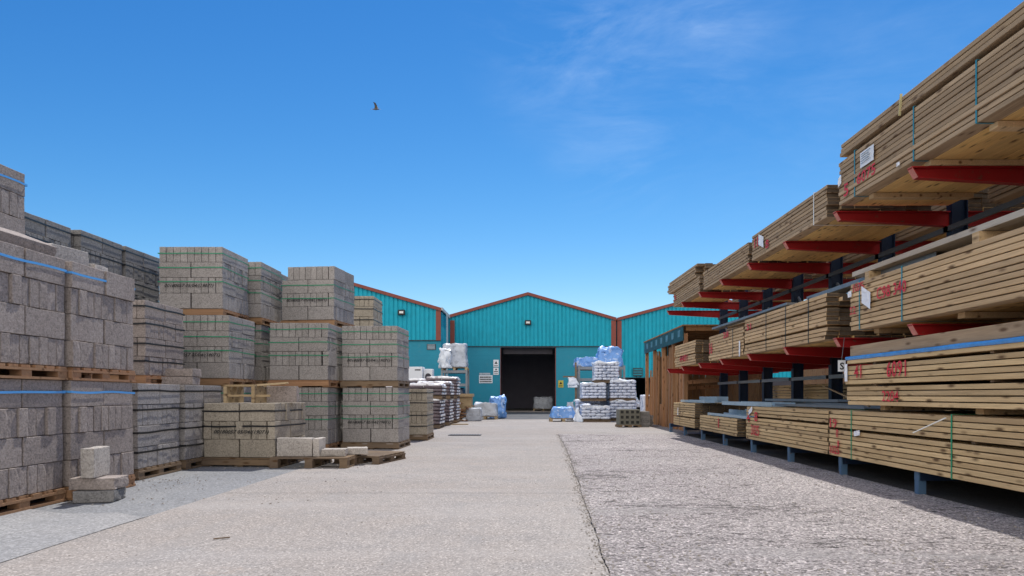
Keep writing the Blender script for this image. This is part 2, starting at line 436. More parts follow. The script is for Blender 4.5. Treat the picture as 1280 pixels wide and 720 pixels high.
def row_layout(kind, n=9):
    # (x, y, quarter turn) of each block centre; kind A: long side to the front, kind B: ends to the front
    out = []
    for k in range(n):
        a = -W/2+PT*(k+.5)
        for s in (-1, 1):
            out.append((s*W/4, a, 0) if kind == 'A' else (a, s*W/4, 1))
    return out
_inner = {}
def boxes_mesh(cells, mat, key):
    if key in _inner: return _inner[key]
    mb = MB()
    for (x, y, z, q) in cells:
        a, b = (BL/2, BT/2) if not q else (BT/2, BL/2)
        mb.box(x-a, x+a, y-b, y+b, z, z+BH)
    _inner[key] = mb.mesh('inner_blocks', mat); return _inner[key]
def pallet_mesh(w, d, h, mat, boards=7, seed=0, name='pallet'):
    mb = MB(); r = random.Random(seed); t = .02
    for i in range(boards):
        y = -d/2+(i+.5)*d/boards; bw = d/boards*.72
        e = r.uniform(0, .015)
        mb.box(-w/2+e, w/2-r.uniform(0, .015), y-bw/2, y+bw/2, h-t, h)
    if h < .108 and name == 'pallet' and w > .91: mb.box(-w/2, w/2, -d/2-.014, -d/2-.002, .018, h-.022)
    for x in (-w/2+.05, 0, w/2-.05):
        mb.box(x-.05, x+.05, -d/2+.006, d/2-.006, h-2*t, h-t-.001)
        for y in (-d/2+.06, 0, d/2-.06): mb.box(x-.045, x+.045, y-.052, y+.052, t, h-2*t-.001)
        mb.box(x-.05, x+.05, -d/2, d/2, 0, t-.001)
    return mb.mesh(name, mat)
PALM = [pallet_mesh(.92, .90, PAL-.004, M['wood_pallet'], 7, 1), pallet_mesh(.92, .90, PAL-.004, M['wood_old'], 7, 2)]
def strap_ring_h(hw, hd, z, w, mat, seed, sag=.0):
    # a horizontal band round a pack, following its four sides
    mb = MB(); pts = []
    n = 8; hw += .002; hd += .002
    cs = [(-hw, -hd), (hw, -hd), (hw, hd), (-hw, hd)]
    for c in range(4):
        a, b = cs[c], cs[(c+1) % 4]
        for i in range(n): t = i/n; pts.append((a[0]+(b[0]-a[0])*t, a[1]+(b[1]-a[1])*t))
    N = len(pts); vs = []
    for i, (x, y) in enumerate(pts):
        dz = noise.noise(Vector((x*2+seed, y*2, seed)))*sag
        for (k, zz) in ((1.0, -w/2), (1.004, -w/2), (1.004, w/2), (1.0, w/2)): vs.append((x*k, y*k, z+zz+dz))
    fs = []
    for i in range(N):
        j = (i+1) % N
        for k in range(4): fs.append((i*4+k, j*4+k, j*4+(k+1) % 4, i*4+(k+1) % 4))
    mb.add(vs, fs); return mb.mesh('strap', mat)
TXT = None
nb = 0
def block_pack(xr, yf, base, label, tone='block', rz=0, strap='g', rows='ABAB', txt=None, skip=(), hidden=False, group='block packs stacked along the left', straps=None, pal=0, jit=.004, pallet=True):
    """xr, yf: right face and front face of the pack; rows from the bottom up."""
    global nb, TXT; nb += 1
    r = random.Random(nb*13)
    c, s = math.cos(R(rz)), math.sin(R(rz))
    cx = xr-(W/2*c)+0; cy = yf+W/2
    if rz:   # the front right corner stays where it is
        cx = xr-(W/2*c - (-W/2)*s*-1) if False else xr-(W/2*c+W/2*s); cy = yf-(W/2*s-W/2*c)
    t = thing('block_pack', label, 'block pack', (cx, cy, base), rz, group)
    if pallet: obj('pallet', PALM[pal], t)
    cells = []; inner = []
    for i, kd in enumerate(rows):
        z = PAL+i*PH
        sx, sy = r.uniform(-.006, .006), r.uniform(-.006, .006)
        for j, (x, y, q) in enumerate(row_layout(kd)):
            if (i, j) in skip: continue
            vis = (y < -W/2+PT+.25 if q else y < -W/2+PT) or (x > W/2-PT if q else x > 0)
            if kd == 'A': vis = (y < -W/2+PT) or x > 0
            else: vis = y < 0 or x > W/2-PT
            if vis and not hidden:
                jy = -abs(r.gauss(0, jit)) if (q == 0 and y < -W/2+PT) or (q == 1) else 0
                jx = abs(r.gauss(0, jit*1.3)) if (q == 0) else (abs(r.gauss(0, jit)) if x > W/2-PT else 0)
                if r.random() < .05: jx += .008
                obj('concrete_block', r.choice(BLK[tone]), t, (x+sx*.5+(jx if x > 0 else 0), y+sy*.5+(jy if y < 0 else 0), z), (0, 0, R(90*q)+r.choice((0, math.pi))+r.uniform(-.004, .004)))
            else: inner.append((x, y, z, q))
    if inner:
        key = (rows, hidden, tone, tuple(skip))
        obj('inner_blocks', boxes_mesh(inner, M[tone], key), t)
    H = PAL+len(rows)*PH
    if not hidden and strap:
        lv = straps or ([H-.095, H-.295, H-.49] if strap == 'g' else [H-.075, H-.27, H-.50, H-.70])
        mt = {'g': M['strap_g'], 'k': M['strap_k'], 'b': M['strap_b']}[strap]
        for k, z in enumerate(lv): obj('strap', strap_ring_h(W/2+.008, W/2+.008, z, {'g': .012, 'k': .019, 'b': .018}[strap], mt, nb+k, .012 if strap != 'b' else .03), t)
    if txt:
        if TXT is None:
            TXT = text_mesh('00180057 05/04/(19071)', .68, .056, shear=.35, bold=.018); TXT.materials.clear(); TXT.materials.append(M['ink'])
        obj('printed_lettering', TXT, t, (-W/2+txt[0], -W/2-.022, PAL+txt[1]), FACE_FRONT)
    return t
L2, L3 = .972, 1.944
G1 = 'block packs stacked along the left'
# nearest pile
A = dict(tone='block_near', strap='b', straps=[PAL+3.55*PH], jit=.007)
block_pack(-3.70, 4.60, 0, 'warm grey block pack at the very left edge, lower of its stack, one blue strap', **A)
block_pack(-3.70, 4.62, L2, 'warm grey block pack at the left edge with a tilted loose slab on top', **A)
block_pack(-3.67, 5.53, 0, 'warm grey blue strapped block pack on the ground directly behind three loose stacked blocks', **A)
block_pack(-3.68, 5.55, L2, 'blue strapped block pack on top of the pack behind the three loose blocks', **A)
for h in (0, L2): block_pack(-4.66, 5.5, h, 'warm grey block pack hidden behind the nearest blue strapped packs', 'block_near', hidden=True)
block_pack(-4.66, 5.5, L3, 'highest grey block pack in the top left corner, cut by the photo edge', 'block_near', strap='b', straps=[PAL+3.5*PH])
# back row on the left, three high
for y, xr, nm in ((7.56, -5.6, 'just behind the loose broken block'), (8.5, -5.52, 'second along the back row'), (9.42, -5.5, 'farthest in the back row')):
    for h in (0, L2): block_pack(xr, y, h, 'dark grey block pack low in the back row, '+nm, 'block_dark', hidden=True)
    block_pack(xr, y, L3, 'dark grey black strapped block pack on top, '+nm, 'block_dark', strap='k')
# black strapped middle packs
block_pack(-4.33, 7.8, L2, 'brownish grey block pack with black straps, raised on a pallet behind the near pile', 'block_near', strap='k', rz=0)
block_pack(-3.87, 6.84, 0, 'grey black strapped block pack on the ground, just beyond the nearest pile', 'block', strap='k', rz=1.5, pallet=True, pal=1)
block_pack(-3.87, 7.80, 0, 'grey black strapped block pack on the ground, left of the tan pack', 'block', strap='k', rz=-1, pal=1)
block_pack(-4.82, 7.8, 0, 'grey block pack supporting the raised black strapped pack from behind', 'block', hidden=True)
# green strapped tower
TX = (.09, .283)
block_pack(-4.00, 9.32, 0, 'grey block pack at the bottom of the leftmost green strapped tower', 'block', strap='g', pal=1)
block_pack(-4.02, 9.30, L2, 'grey green strapped block pack with printed code, middle of the leftmost tower', 'block', txt=TX)
block_pack(-4.19, 9.48, L3, 'grey green strapped block pack with printed code, top of the leftmost tower', 'block', txt=TX)
for y, x, nm in ((10.55, -4.06, 'second'), (11.5, -4.12, 'third')):
    block_pack(x, y, 0, 'grey block pack at ground level, '+nm+' behind the leftmost green strapped tower', hidden=True)
    block_pack(x, y, L2, 'grey green strapped block pack at middle height, '+nm+' behind the leftmost tower', 'block')
    block_pack(x, y, L3, 'grey green strapped block pack on top, '+nm+' behind the leftmost tower', 'block')
# central tower
block_pack(-2.96, 10.3, 0, 'grey green strapped block pack at ground level behind the loose pallets, with sunlit edges', 'block')
block_pack(-2.96, 10.3, L2, 'grey green strapped block pack without code, middle of the central tower', 'block')
for h in (0, L2): block_pack(-2.96, 11.24, h, 'grey block pack hidden behind the central tower', hidden=True)
block_pack(-3.05, 10.95, L3+.01, 'green strapped block pack with a short top row, topmost of the central tower', 'block', rz=-7, txt=TX,
           skip=((3, 0), (3, 1)), straps=[PAL+2.58*PH, PAL+1.6*PH])
# right hand tower
block_pack(-1.98, 10.73, 0, 'green strapped block pack with printed code, bottom of the tower beside the aisle', 'block', rz=-2, txt=TX, pal=1)
block_pack(-1.99, 10.73, L2, 'green strapped block pack with printed code, top of the tower beside the aisle', 'block', rz=-2, txt=TX, pal=1)
# tan packs beyond
for h in (0, L2): block_pack(-3.13, 14.2, h, 'tan block pack hidden behind the right hand tower', 'block_tan', hidden=True)
block_pack(-3.13, 14.2, L3, 'tan black strapped block pack showing between the towers against the teal shed', 'block_tan', strap='k')
block_pack(-1.82, 12.8, 0, 'tan black strapped block pack on the ground between the right hand tower and the sacks', 'block_tan', strap='k', pal=1)
# three row tan pack
block_pack(-2.96, 8.1, 0, 'low tan block pack of three rows with black straps, broken pallet lying on top', 'block_tan', strap='k', rows='ABA', rz=-5,
           straps=[PAL+2.55*PH, PAL+1.72*PH], txt=(.14, PAL+.16), pal=1, jit=.012)

# loose blocks and slabs
def loose(label, loc, rot, tone='block_light', L=BL, T=BT, H=BH, broken=None, name='concrete_block', seed=5):
    o = obj(name, block_mesh('loose_block', M[tone], seed, L, T, H, .009, broken), None, loc, rot)
    return tag(o, label, 'block', 'loose concrete blocks')
FLAT = R(90)
loose('dark grey block lying flat on the tarmac, bottom of the loose stack of three', (-3.42, 5.52, .05), (FLAT, 0, R(78)), 'block_dark', L=.36, seed=31).location.y
bpy.context.view_layer.update()
# flat blocks are modelled lying down
def flat(label, x, y, z, rz, tone, L=BL, Wd=BH, T=BT, seed=1, broken=None, rx=0, ry=0):
    o = obj('concrete_block', block_mesh('loose_block', M[tone], seed, L, Wd, T, .009, broken), None, (x, y, z), (R(rx), R(ry), R(rz)))
    return tag(o, label, 'block', 'loose concrete blocks')
for o in list(bpy.data.objects):
    if o.get('label', '').startswith('dark grey block lying flat on the tarmac'): bpy.data.objects.remove(o)
flat('dark grey block lying flat on the tarmac, bottom of the loose stack of three', -3.43, 5.52, .0, 12, 'block_dark', L=.30, Wd=.26, seed=31)
flat('chipped warm grey block lying flat, middle of the loose stack of three', -3.45, 5.54, .097, 6, 'block_near', L=.36, Wd=.24, seed=32, broken=.03)
o = obj('concrete_block', block_mesh('loose_block', M['block_light'], 33, .30, .10, .235, .009), None, (-3.47, 5.53, .194), (0, 0, R(100)))
tag(o, 'pale block standing on edge, top of the loose stack of three', 'block', 'loose concrete blocks')
flat('pale loose slab tilted on top of the nearest left hand pile', -3.93, 4.98, 1.985, 88, 'block_near', L=.95, Wd=.34, T=.11, seed=35, rx=21)
loose('broken light block chunk on top of the near pile, right of the tilted slab', (-3.90, 5.72, L2+.972), (0, 0, R(80)), 'block_light', L=.5, T=.13, H=.15, broken=.18, seed=36)
loose('small light block fragment at the far end of the near pile top', (-3.86, 6.12, L2+.972), (0, 0, R(96)), 'block_light', L=.30, T=.12, H=.07, broken=.1, seed=37)
flat('lower of two flat blocks lying on the black strapped pack', -4.08, 8.12, .974, 3, 'block_near', L=.36, seed=38)
flat('upper of two flat blocks lying on the black strapped pack', -4.06, 8.14, 1.071, -3, 'block_near', L=.34, seed=39)
loose('grey block standing on the tan pack beside the broken pallet', (-3.02, 8.56, .758), (0, 0, R(3)), 'block_near', L=.37, T=.12, H=.205, seed=40)
loose('short tan block under the broken pallet on the tan pack', (-3.33, 8.72, .758), (0, 0, 0), 'block_tan', L=.17, T=.12, H=.16, seed=41)
# loose pallets right of it
def pallet(label, x, y, rz, w, d, h, mat, seed, z=0, boards=6):
    return tag(obj('pallet', pallet_mesh(w, d, h, mat, boards, seed), None, (x, y, z), (0, 0, R(rz))), label, 'pallet', 'loose pallets')
pallet('weathered pallet on the ground carrying the pale loose blocks', -2.50, 8.32, -2, .92, .74, .125, M['wood_old'], 4)
pallet('dark pallet jutting askew toward the aisle, right of the pale loose blocks', -1.98, 8.83, -14, .62, .8, .10, M['wood_old'], 6)
loose('pale block with a broken left end standing on the loose pallet', (-2.72, 8.10, .127), (0, 0, R(-1)), 'block_light', L=.44, H=.218, broken=.06, seed=43)
loose('pale block end set at the right of the broken ended block', (-2.455, 8.19, .127), (0, 0, R(91)), 'block_light', L=.28, T=.075, seed=44)
flat('thin pale broken slab lying on the loose pallet', -2.27, 8.16, .127, 4, 'block_light', L=.30, Wd=.2, T=.085, seed=45, broken=.05)
flat('thin pale slab lying between the two loose pallets', -2.06, 8.42, .127, 16, 'block_light', L=.26, Wd=.2, T=.08, seed=46, broken=.04)
# broken pallet on the tan pack
t = thing('broken_pallet', 'broken pale wooden pallet lying on top of the low tan block pack', 'pallet', (-3.32, 8.45, .757), -3)
mb = MB()
for k in range(3): mb.box(-.34+k*.01, .08, -.2+k*.16, -.09+k*.16, .198, .222)
mb.build('top_board', M['wood_pale'], t)
mb = MB(); mb.bar((.05, -.1, .215), (.40, .02, .245), .09, .022); mb.build('loose_board', M['wood_pale'], t)
for x in (-.29, .055):
    mb = MB(); mb.box(x-.02, x+.02, -.2, .25, 0, .197); mb.build('bearer', M['wood_pale'], t)
mb = MB(); mb.box(-.33, .25, -.17, -.15, .075, .10); mb.build('bottom_board', M['wood_pale'], t)

# ------------------------------------------------------------------ warehouses
FY = 34.5
def corrugated(mb, x0, x1, zb, top, y, period=.2, depth=.035):
    x = x0; cols = []
    prof = [(0, 0), (.62, 0), (.70, 1), (.92, 1)]
    while x < x1:
        for fx, d in prof:
            xx = x+fx*period
            if xx <= x1: cols.append((xx, y+d*depth))
        x += period
    cols.append((x1, y))
    vs = []
    for xx, yy in cols: vs += [(xx, yy, zb), (xx, yy, top(xx))]
    mb.add(vs, [(2*i, 2*i+2, 2*i+3, 2*i+1) for i in range(len(cols)-1)])
def gable(xa, xb, eave, apex, x): 
    m = (xa+xb)/2; return eave+(apex-eave)*(1-abs(x-m)/((xb-xa)/2))
def warehouse(name, label, xa, xb, y, eave, apex, zclad, door=None, depth=28, low='tealwall'):
    t = thing(name, label, 'warehouse', ((xa+xb)/2, y, 0)); cx = (xa+xb)/2
    def B(mb, nm, mat, **kw):
        o = mb.build(nm, mat, t, **kw); o.matrix_parent_inverse = Matrix.Translation((-cx, -y, 0)); return o
    mb = MB(); corrugated(mb, xa+.02, xb-.02, zclad, lambda x: gable(xa, xb, eave, apex, x)-.06, y-.05)
    B(mb, 'cladding', M['teal'])
    mb = MB(); Tk = .22
    if door:
        d0, d1, dh = door
        mb.box(xa+.03, d0, y, y+Tk, -.01, zclad+.3); mb.box(d1, xb-.03, y, y+Tk, -.01, zclad+.3)
        mb.box(d0+.001, d1-.001, y+.002, y+Tk, dh, zclad+.3)
    else: mb.box(xa+.03, xb-.03, y, y+Tk, -.01, zclad+.3)
    B(mb, 'lower_wall', M[low])
    mb = MB(); mb.box(xa+.02, xb-.02, y-.075, y-.003, zclad-.03, zclad-.005); B(mb, 'cladding_shadow_strip', M['dark'])  # dark strip painting the shadow under the cladding edge
    # walls behind and roof
    mb = MB()
    mb.prism([(xa+.04, zclad+.31), (xb-.04, zclad+.31), (xb-.04, eave-.1), (cx, apex-.14), (xa+.04, eave-.1)], 'y', y+.001, y+.1)
    mb.box(xa+.02, xa+.12, y+.23, y+depth, -.05, eave-.12); mb.box(xb-.12, xb-.02, y+.23, y+depth, -.05, eave-.12)
    mb.prism([(xa+.02, -.05), (xb-.02, -.05), (xb-.02, eave-.1), (cx, apex-.14), (xa+.02, eave-.1)], 'y', y+depth+.01, y+depth+.2)
    B(mb, 'wall', M['teal'])
    mb = MB()
    for s, (p, q) in enumerate((((xa-.0, eave), (cx, apex)), ((cx, apex), (xb, eave)))):
        mb.prism([(p[0], p[1]), (q[0], q[1]), (q[0], q[1]-.07), (p[0], p[1]-.07)], 'y', y-.10, y+depth+.3)
    B(mb, 'roof', M['roof'])
    for p, q in (((xa, eave), (cx, apex)), ((cx, apex), (xb, eave))):
        mb = MB(); mb.prism([(p[0], p[1]+.02), (q[0], q[1]+.02), (q[0], q[1]-.13), (p[0], p[1]-.13)], 'y', y-.15, y-.104)
        B(mb, 'verge_trim', M['trim'])
    return t, B
# central shed with the open door
t, B = warehouse('central_warehouse', 'teal clad warehouse in the middle with the open dark doorway', -4.27, 4.66, FY, 4.74, 6.02, 3.33, (-1.17, 1.58, 3.24))
mb = MB(); mb.box(4.40, 4.64, FY-.10, FY-.055, zc if False else 3.30, 4.62); B(mb, 'corner_trim', M['trim'])
mb = MB(); mb.box(-3.72, -3.50, FY-.10, FY-.055, 3.30, 4.62); B(mb, 'corner_trim', M['trim'])
for x in (-1.2, 1.58):
    mb = MB(); mb.box(x, x+.03, FY-.02, FY+.26, 0, 3.24); B(mb, 'door_jamb', M['trim'])
mb = MB(); mb.box(-1.17, 1.61, FY-.02, FY+.2, 3.243, 3.30); B(mb, 'door_lintel', M['dark'])
mb = MB(); mb.box(-4.1, 4.5, FY+.0, FY+8.9, -.003, .006); B(mb, 'interior_floor', M['slab'])
mb = MB(); mb.box(-4.1, 4.5, FY+9, FY+9.1, -.01, 4.5); B(mb, 'interior_partition', M['inwall'])
mb = MB(); mb.box(-1.05, 1.45, FY+.35, FY+.75, 2.95, 3.35); B(mb, 'rolled_shutter', M['dark'])
# left shed stands nearer
LY = 31.1
t, B = warehouse('left_warehouse', 'teal clad warehouse on the left, nearest of the three, partly behind the blocks', -12.9, -3.76, LY, 4.80, 6.12, 3.36)
mb = MB(); mb.box(-4.0, -3.78, LY-.10, LY-.055, 3.34, 4.70); B(mb, 'corner_trim', M['trim'])
mb = MB(); mb.box(-3.755, -3.70, LY-.12, FY-.3, 4.70, 4.84); B(mb, 'gutter', M['gutter'])
mb = MB(); mb.box(-3.68, -3.60, LY+1.2, LY+1.28, .02, 4.75); B(mb, 'downpipe', M['galv_blue'])
mb = MB(); mb.box(-4.42, -4.02, LY-.03, LY+.0, 2.92, 3.18); B(mb, 'vent', M['dark'])
for k in range(4):
    mb = MB(); mb.box(-4.39, -4.05, LY-.045, LY-.032, 2.945+k*.058, 2.975+k*.058); B(mb, 'vent_slat', M['galv_blue'])
# right shed, cladding reaching lower over a dark opening
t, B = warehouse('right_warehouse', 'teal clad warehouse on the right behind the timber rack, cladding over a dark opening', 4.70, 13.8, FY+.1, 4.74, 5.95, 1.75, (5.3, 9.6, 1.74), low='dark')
mb = MB(); mb.box(4.71, 4.93, FY+.0, FY+.045, 1.8, 4.62); B(mb, 'corner_trim', M['trim'])
mb = MB(); mb.box(4.8, 13.7, FY+.5, FY+27, .002, .01); B(mb, 'interior_floor', M['tar'])
wrapped_later = True
def floodlight(label, x, y, z):
    t = thing('floodlight', label, 'floodlight', (x, y, z), 0, 'floodlights on the gables')
    mb = MB(); mb.box(-.16, .16, -.16, -.04, -.12, .12); mb.build('housing', M['black'], t, bevel=.02)
    mb = MB(); mb.box(-.09, .09, -.166, -.161, -.045, .05); mb.build('lens', M['lens'], t)
    mb = MB(); mb.box(-.04, .04, -.04, .03, -.05, .05); mb.build('bracket', M['black'], t)
floodlight('black floodlight high on the middle of the central gable', .2, FY-.06, 4.5)
floodlight('black floodlight on the left shed above the blocks', -5.55, LY-.06, 4.6)
def sign(name, label, x, y, z, w, h, mat, bars, ink='ink', icon=None, cat='sign'):
    t = thing(name, label, cat, (x, y, z))
    mb = MB(); mb.box(-w/2, w/2, -.012, 0, -h/2, h/2); mb.build('panel', mat, t)
    for (bx, bz, bw, bh) in bars:
        mb = MB(); x0 = bx-bw/2; r = random.Random(int(bx*100+bz*1000)+3)
        while x0 < bx+bw/2-.01:
            q = min(r.uniform(.02, .05), bx+bw/2-x0); mb.box(x0, x0+q-.008, -.016, -.0125, bz-bh/2, bz+bh/2); x0 += q
        mb.build('line_of_lettering', M[ink], t)
    if icon:
        mb = MB(); s = icon[2]; mb.prism([(icon[0]-s, icon[1]-s*.7), (icon[0]+s, icon[1]-s*.7), (icon[0], icon[1]+s)], 'y', -.016, -.0125); mb.build('pictogram', M[ink], t)
sign('safety_sign', 'small white sign with dark pictogram left of the doorway, upper of two', -1.41, FY-.01, 2.46, .27, .36, M['paper'], [(0, -.12, .2, .04)], icon=(0, .03, .08))
sign('safety_sign', 'small white sign with dark pictogram left of the doorway, lower of two', -1.41, FY-.01, 2.06, .27, .36, M['paper'], [(0, -.02, .22, .05), (0, -.12, .2, .03)], icon=(0, .09, .06))
sign('notice_board', 'wide white sign with three dark lines of lettering on the teal wall', -1.93, FY-.01, 1.66, .68, .40, M['paper'], [(0, .10, .6, .07), (0, -.01, .6, .07), (0, -.12, .6, .07)])
sign('notice_strip', 'narrow pale sign just above the wide three line sign', -1.98, FY-.01, 1.93, .55, .09, M['film_grey'], [])
sign('warning_sign', 'yellow warning sign on the wall right of the doorway', 1.86, FY-.01, 1.42, .26, .36, M['yellow'], [(0, -.1, .2, .05)], icon=(0, .04, .08))
sign('faded_sign', 'faint blue grey sign on the right shed cladding behind the cement sacks', 5.75, FY-.02, 2.02, .5, .42, M['banner'], [(0, .12, .44, .04), (0, .0, .44, .04), (0, -.12, .44, .04)], ink='teal')

# ------------------------------------------------------------------ sacks and wrapped pallets
def pillow(L, Wd, H, mats, seed, ends=False):
    nx, ny, nz = 8, 6, 3; bm = bmesh.new(); bmesh.ops.create_cube(bm, size=2)
    bmesh.ops.subdivide_edges(bm, edges=list(bm.edges), cuts=4, use_grid_fill=True)
    off = Vector((seed*5.3, seed, seed*2.1))
    for v in bm.verts:
        x, y, z = v.co
        e = max(abs(x), abs(y)); th = (1-.55*e**5)
        rx = math.copysign(abs(x)*(1-.05*abs(y)**4), x); ry = math.copysign(abs(y)*(1-.05*abs(x)**4), y)
        n = noise.noise(Vector((x*2, y*2, z))+off)*.07
        v.co = Vector((rx*L/2*(1+n*.3), ry*Wd/2*(1+n*.3), z*H/2*th*(1+n)+H/2))
    me = bpy.data.meshes.new('sack'); bm.to_mesh(me); bm.free()
    for m in mats: me.materials.append(m)
    for p in me.polygons:
        p.use_smooth = True
        if ends and abs(p.center.x) > L*.40: p.material_index = 1
    return me
def crumple_box(mb, w, d, h, amp, seed, n=12, taper=0.0, z0=0.0, sag=0.0):
    bm = bmesh.new(); bmesh.ops.create_cube(bm, size=2); bmesh.ops.subdivide_edges(bm, edges=list(bm.edges), cuts=n, use_grid_fill=True)
    off = Vector((seed*7.7, seed*2.3, seed))
    vs = []
    for v in bm.verts:
        x, y, z = v.co; k = 1-taper*(z+1)/2
        p = Vector((x*w/2*k, y*d/2*k, (z+1)/2*h))
        r = (1-.06*(abs(x*y)**6)-.06*(abs(x*z)**6))
        p = Vector((p.x*r, p.y*r, p.z))
        nv = noise.turbulence_vector(p*3.2+off, 3, False)*amp
        if z < -.99: nv.z = 0
        if z > .5: p.z -= sag*abs(noise.noise(Vector((x*1.4, y*1.4, seed))))*h
        vs.append(p+nv+Vector((0, 0, z0)))
    idx = {v: i for i, v in enumerate(bm.verts)}
    mb.add(vs, [tuple(idx[v] for v in f.verts) for f in bm.faces]); bm.free()
SK = [pillow(.46, .285, .112, [M['sack']], i) for i in range(4)]
SKD = [pillow(.50, .34, .105, [M['sack_dark'], M['sack_white']], i+9, True) for i in range(4)]  # white film ends also carry raking sun, dark body the front shade
def sack_pack(label, x, y, z, rows, w=.84, dep=.9, group='cement sack packs right of the doorway', hood=True, uneven=False, base=True):
    t = thing('sack_pack', label, 'sack pack', (x, y, z), random.uniform(-2, 2), group)
    mb = MB(); mb.box(-w/2, w/2, -dep/2, dep/2, 0, .02); mb.box(-w/2, w/2, -dep/2+.02, -dep/2+.1, -.0+.021, .06); mb.box(-w/2, w/2, dep/2-.1, dep/2-.02, .021, .06)
    mb.box(-w/2, w/2, -dep/2, dep/2, .061, .078)
    mb.build('pallet', M['wood_old'], t)
    cw = w/3; r = random.Random(int(x*31+z*17)); inner = MB()
    for i in range(rows):
        zz = .078+i*.098
        xs = [-cw, 0, cw] if i % 2 == 0 else [-cw*1.25, -cw*.5, cw*.5, cw*1.25]
        for k, xx in enumerate(xs):
            sc = .5 if (i % 2 and k in (0, 3)) else 1
            if uneven and i == rows-1 and xx > -.1: continue
            o = obj('sack', r.choice(SK), t, (xx, -dep/2+.23, zz+r.uniform(-.004, .004)), (0, 0, R(90)+r.uniform(-.04, .04))); o.scale = (1, sc*w/.84, 1)
        if not (uneven and i == rows-1): inner.box(-w/2+.02, w/2-.02, -dep/2+.45, dep/2-.02, zz+.004, zz+.096)
    inner.build('inner_sacks', M['sack'], t)
    if hood:
        mb = MB(); crumple_box(mb, w*1.03, dep*1.02, .07, .05, x+z, 10, .04, .078+rows*.098-.035 - (0.09 if uneven else 0), .4)
        mb.build('plastic_film', M['film'], t, smooth=True)
    return t
PY = 22.0
def px(x, y=PY): return (x-655)*y/853.3
sack_pack('pale cement sack pack with rumpled film, lowest and leftmost of the cement stacks', px(744), PY+.1, 0, 5, w=.92, uneven=True)
sack_pack('pale cement sack pack on the ground, partly hidden by the hollow blocks', px(779.5, PY+.5), PY+.9, 0, 6, w=.88)
sack_pack('pale cement sack pack at middle height, left of the pair', px(741.5, PY+.5), PY+.75, .66, 5, w=.80)
sack_pack('pale cement sack pack at middle height, right of the pair, film trailing off', px(779, PY+.5), PY+.9, .66, 6, w=.86)
sack_pack('pale cement sack pack topmost on the stack in front of the steel shelving', px(758, PY+.6), PY+.95, 1.26, 6, w=.82)
sack_pack('pale cement sack pack supporting the middle left pack at the back', px(735, PY+.9), PY+1.2, 0, 6, w=.82)
def wrapped(label, name, x, y, z, w, d, h, mat, amp=.06, seed=1, taper=.05, pal=True, sag=.1, cat='wrapped pallet', group=None, rz=0, pm='wood_pale'):
    t = thing(name, label, cat, (x, y, z), rz, group)
    b = .11 if pal else 0
    mb = MB(); crumple_box(mb, w, d, h-b, amp, seed, 14, taper, b+.002, sag); mb.build('wrapping', mat, t, smooth=True)
    if pal: obj('pallet', pallet_mesh(w*1.02, d*1.0, b, M[pm], 6, seed), t)
    return t
wrapped('low blue wrapped load on a pale pallet in front of the doorway', 'wrapped_pallet', px(704.5), PY+.3, 0, .88, .8, .46, M['film_blue'], .06, 3, .28)
mb = MB(); crumple_box(mb, .35, .3, .42, .12, 21, 8, .8); tag(obj('plastic_film', mb.mesh('plastic_film', M['film'], smooth=True), None, (px(723), PY-.15, 0)), 'crumpled white film heaped beside the low blue wrapped load', 'plastic film')
# steel shelving behind the sacks
def shelving(label, x0, x1, y0, y1, hs, top, mat=M['galv']):
    t = thing('steel_shelving', label, 'shelving', ((x0+x1)/2, (y0+y1)/2, 0)); w = (x1-x0)/2; d = (y1-y0)/2
    for sx in (-w, w):
        for sy in (-d, d):
            mb = MB(); mb.box(sx-.035, sx+.035, sy-.035, sy+.035, 0, top); mb.build('post', mat, t)
    for h in hs:
        for q in (-1, 1):
            mb = MB(); mb.box(-w+.036, w-.036, q*d-.025, q*d+.025, h-.1, h); mb.build('shelf_beam', mat, t)
        mb = MB(); mb.box(-w+.04, w-.04, -d+.038, d-.038, h-.05, h-.005); mb.build('shelf_deck', M['wood_old'], t)
    return t
shelving('galvanised shelving behind the cement sacks right of the doorway', 1.95, 3.55, 24.2, 25.2, (1.45, 1.86), 1.9)
wrapped('blue film wrapped bundle lying on the left end of the right hand shelving', 'wrapped_bundle', 2.28, 24.6, 1.86, .92, .7, .32, M['film_blue'], .09, 5, .15, False)
wrapped('tall blue and white wrapped load on top of the right hand shelving', 'wrapped_pallet', 3.06, 24.6, 1.86, .92, .9, .74, M['film_blue'], .08, 6, .12, False, .25)
for k, (x, z, s) in enumerate(((1.52, 1.38, .30), (1.80, 1.28, .26))):
    pass
t = thing('bag_hook_rack', 'rusty frame hung with crumpled white plastic bags left of the shelving', 'frame', (1.72, 24.0, 0))
mb = MB(); mb.bar((.1, 0, 0), (.1, 0, 2.0), .06, .06); mb.build('post', M['wood_old'], t)
mb = MB(); mb.bar((-.35, 0, 1.5), (.14, 0, 1.5), .05, .05); mb.build('rail', M['wood_old'], t)
for k, (x, z, s) in enumerate(((-.32, 1.2, .34), (-.02, 1.12, .28))):
    mb = MB(); crumple_box(mb, s, .25, .32, .10, 31+k, 8, .4, z); mb.build('plastic_bag', M['film'], t, smooth=True)
M['gap_dark'] = mat_sack('dark gap fill', (.035, .045, .065), print_glint_col=(.08, .10, .14))  # for loads added only so the gaps between stacks read dark
wrapped('added dark filler on the ground inside the shelving behind the cement sacks', 'wrapped_load', 2.75, 24.7, 0, 1.4, .8, 1.28, M['gap_dark'], .05, 61, .03, False)
wrapped('added dark filler between the posts of the tall steel stand', 'wrapped_load', -2.72, 27.05, 0, .82, .7, 1.15, M['gap_dark'], .05, 62, .03, False)
mb = MB(); crumple_box(mb, .30, .5, .55, .14, 66, 9, .75); tag(obj('plastic_film', mb.mesh('plastic_film', M['film'], smooth=True), None, (px(800), PY+.9, .45)), 'torn film trailing off the right hand cement sack packs', 'plastic film')
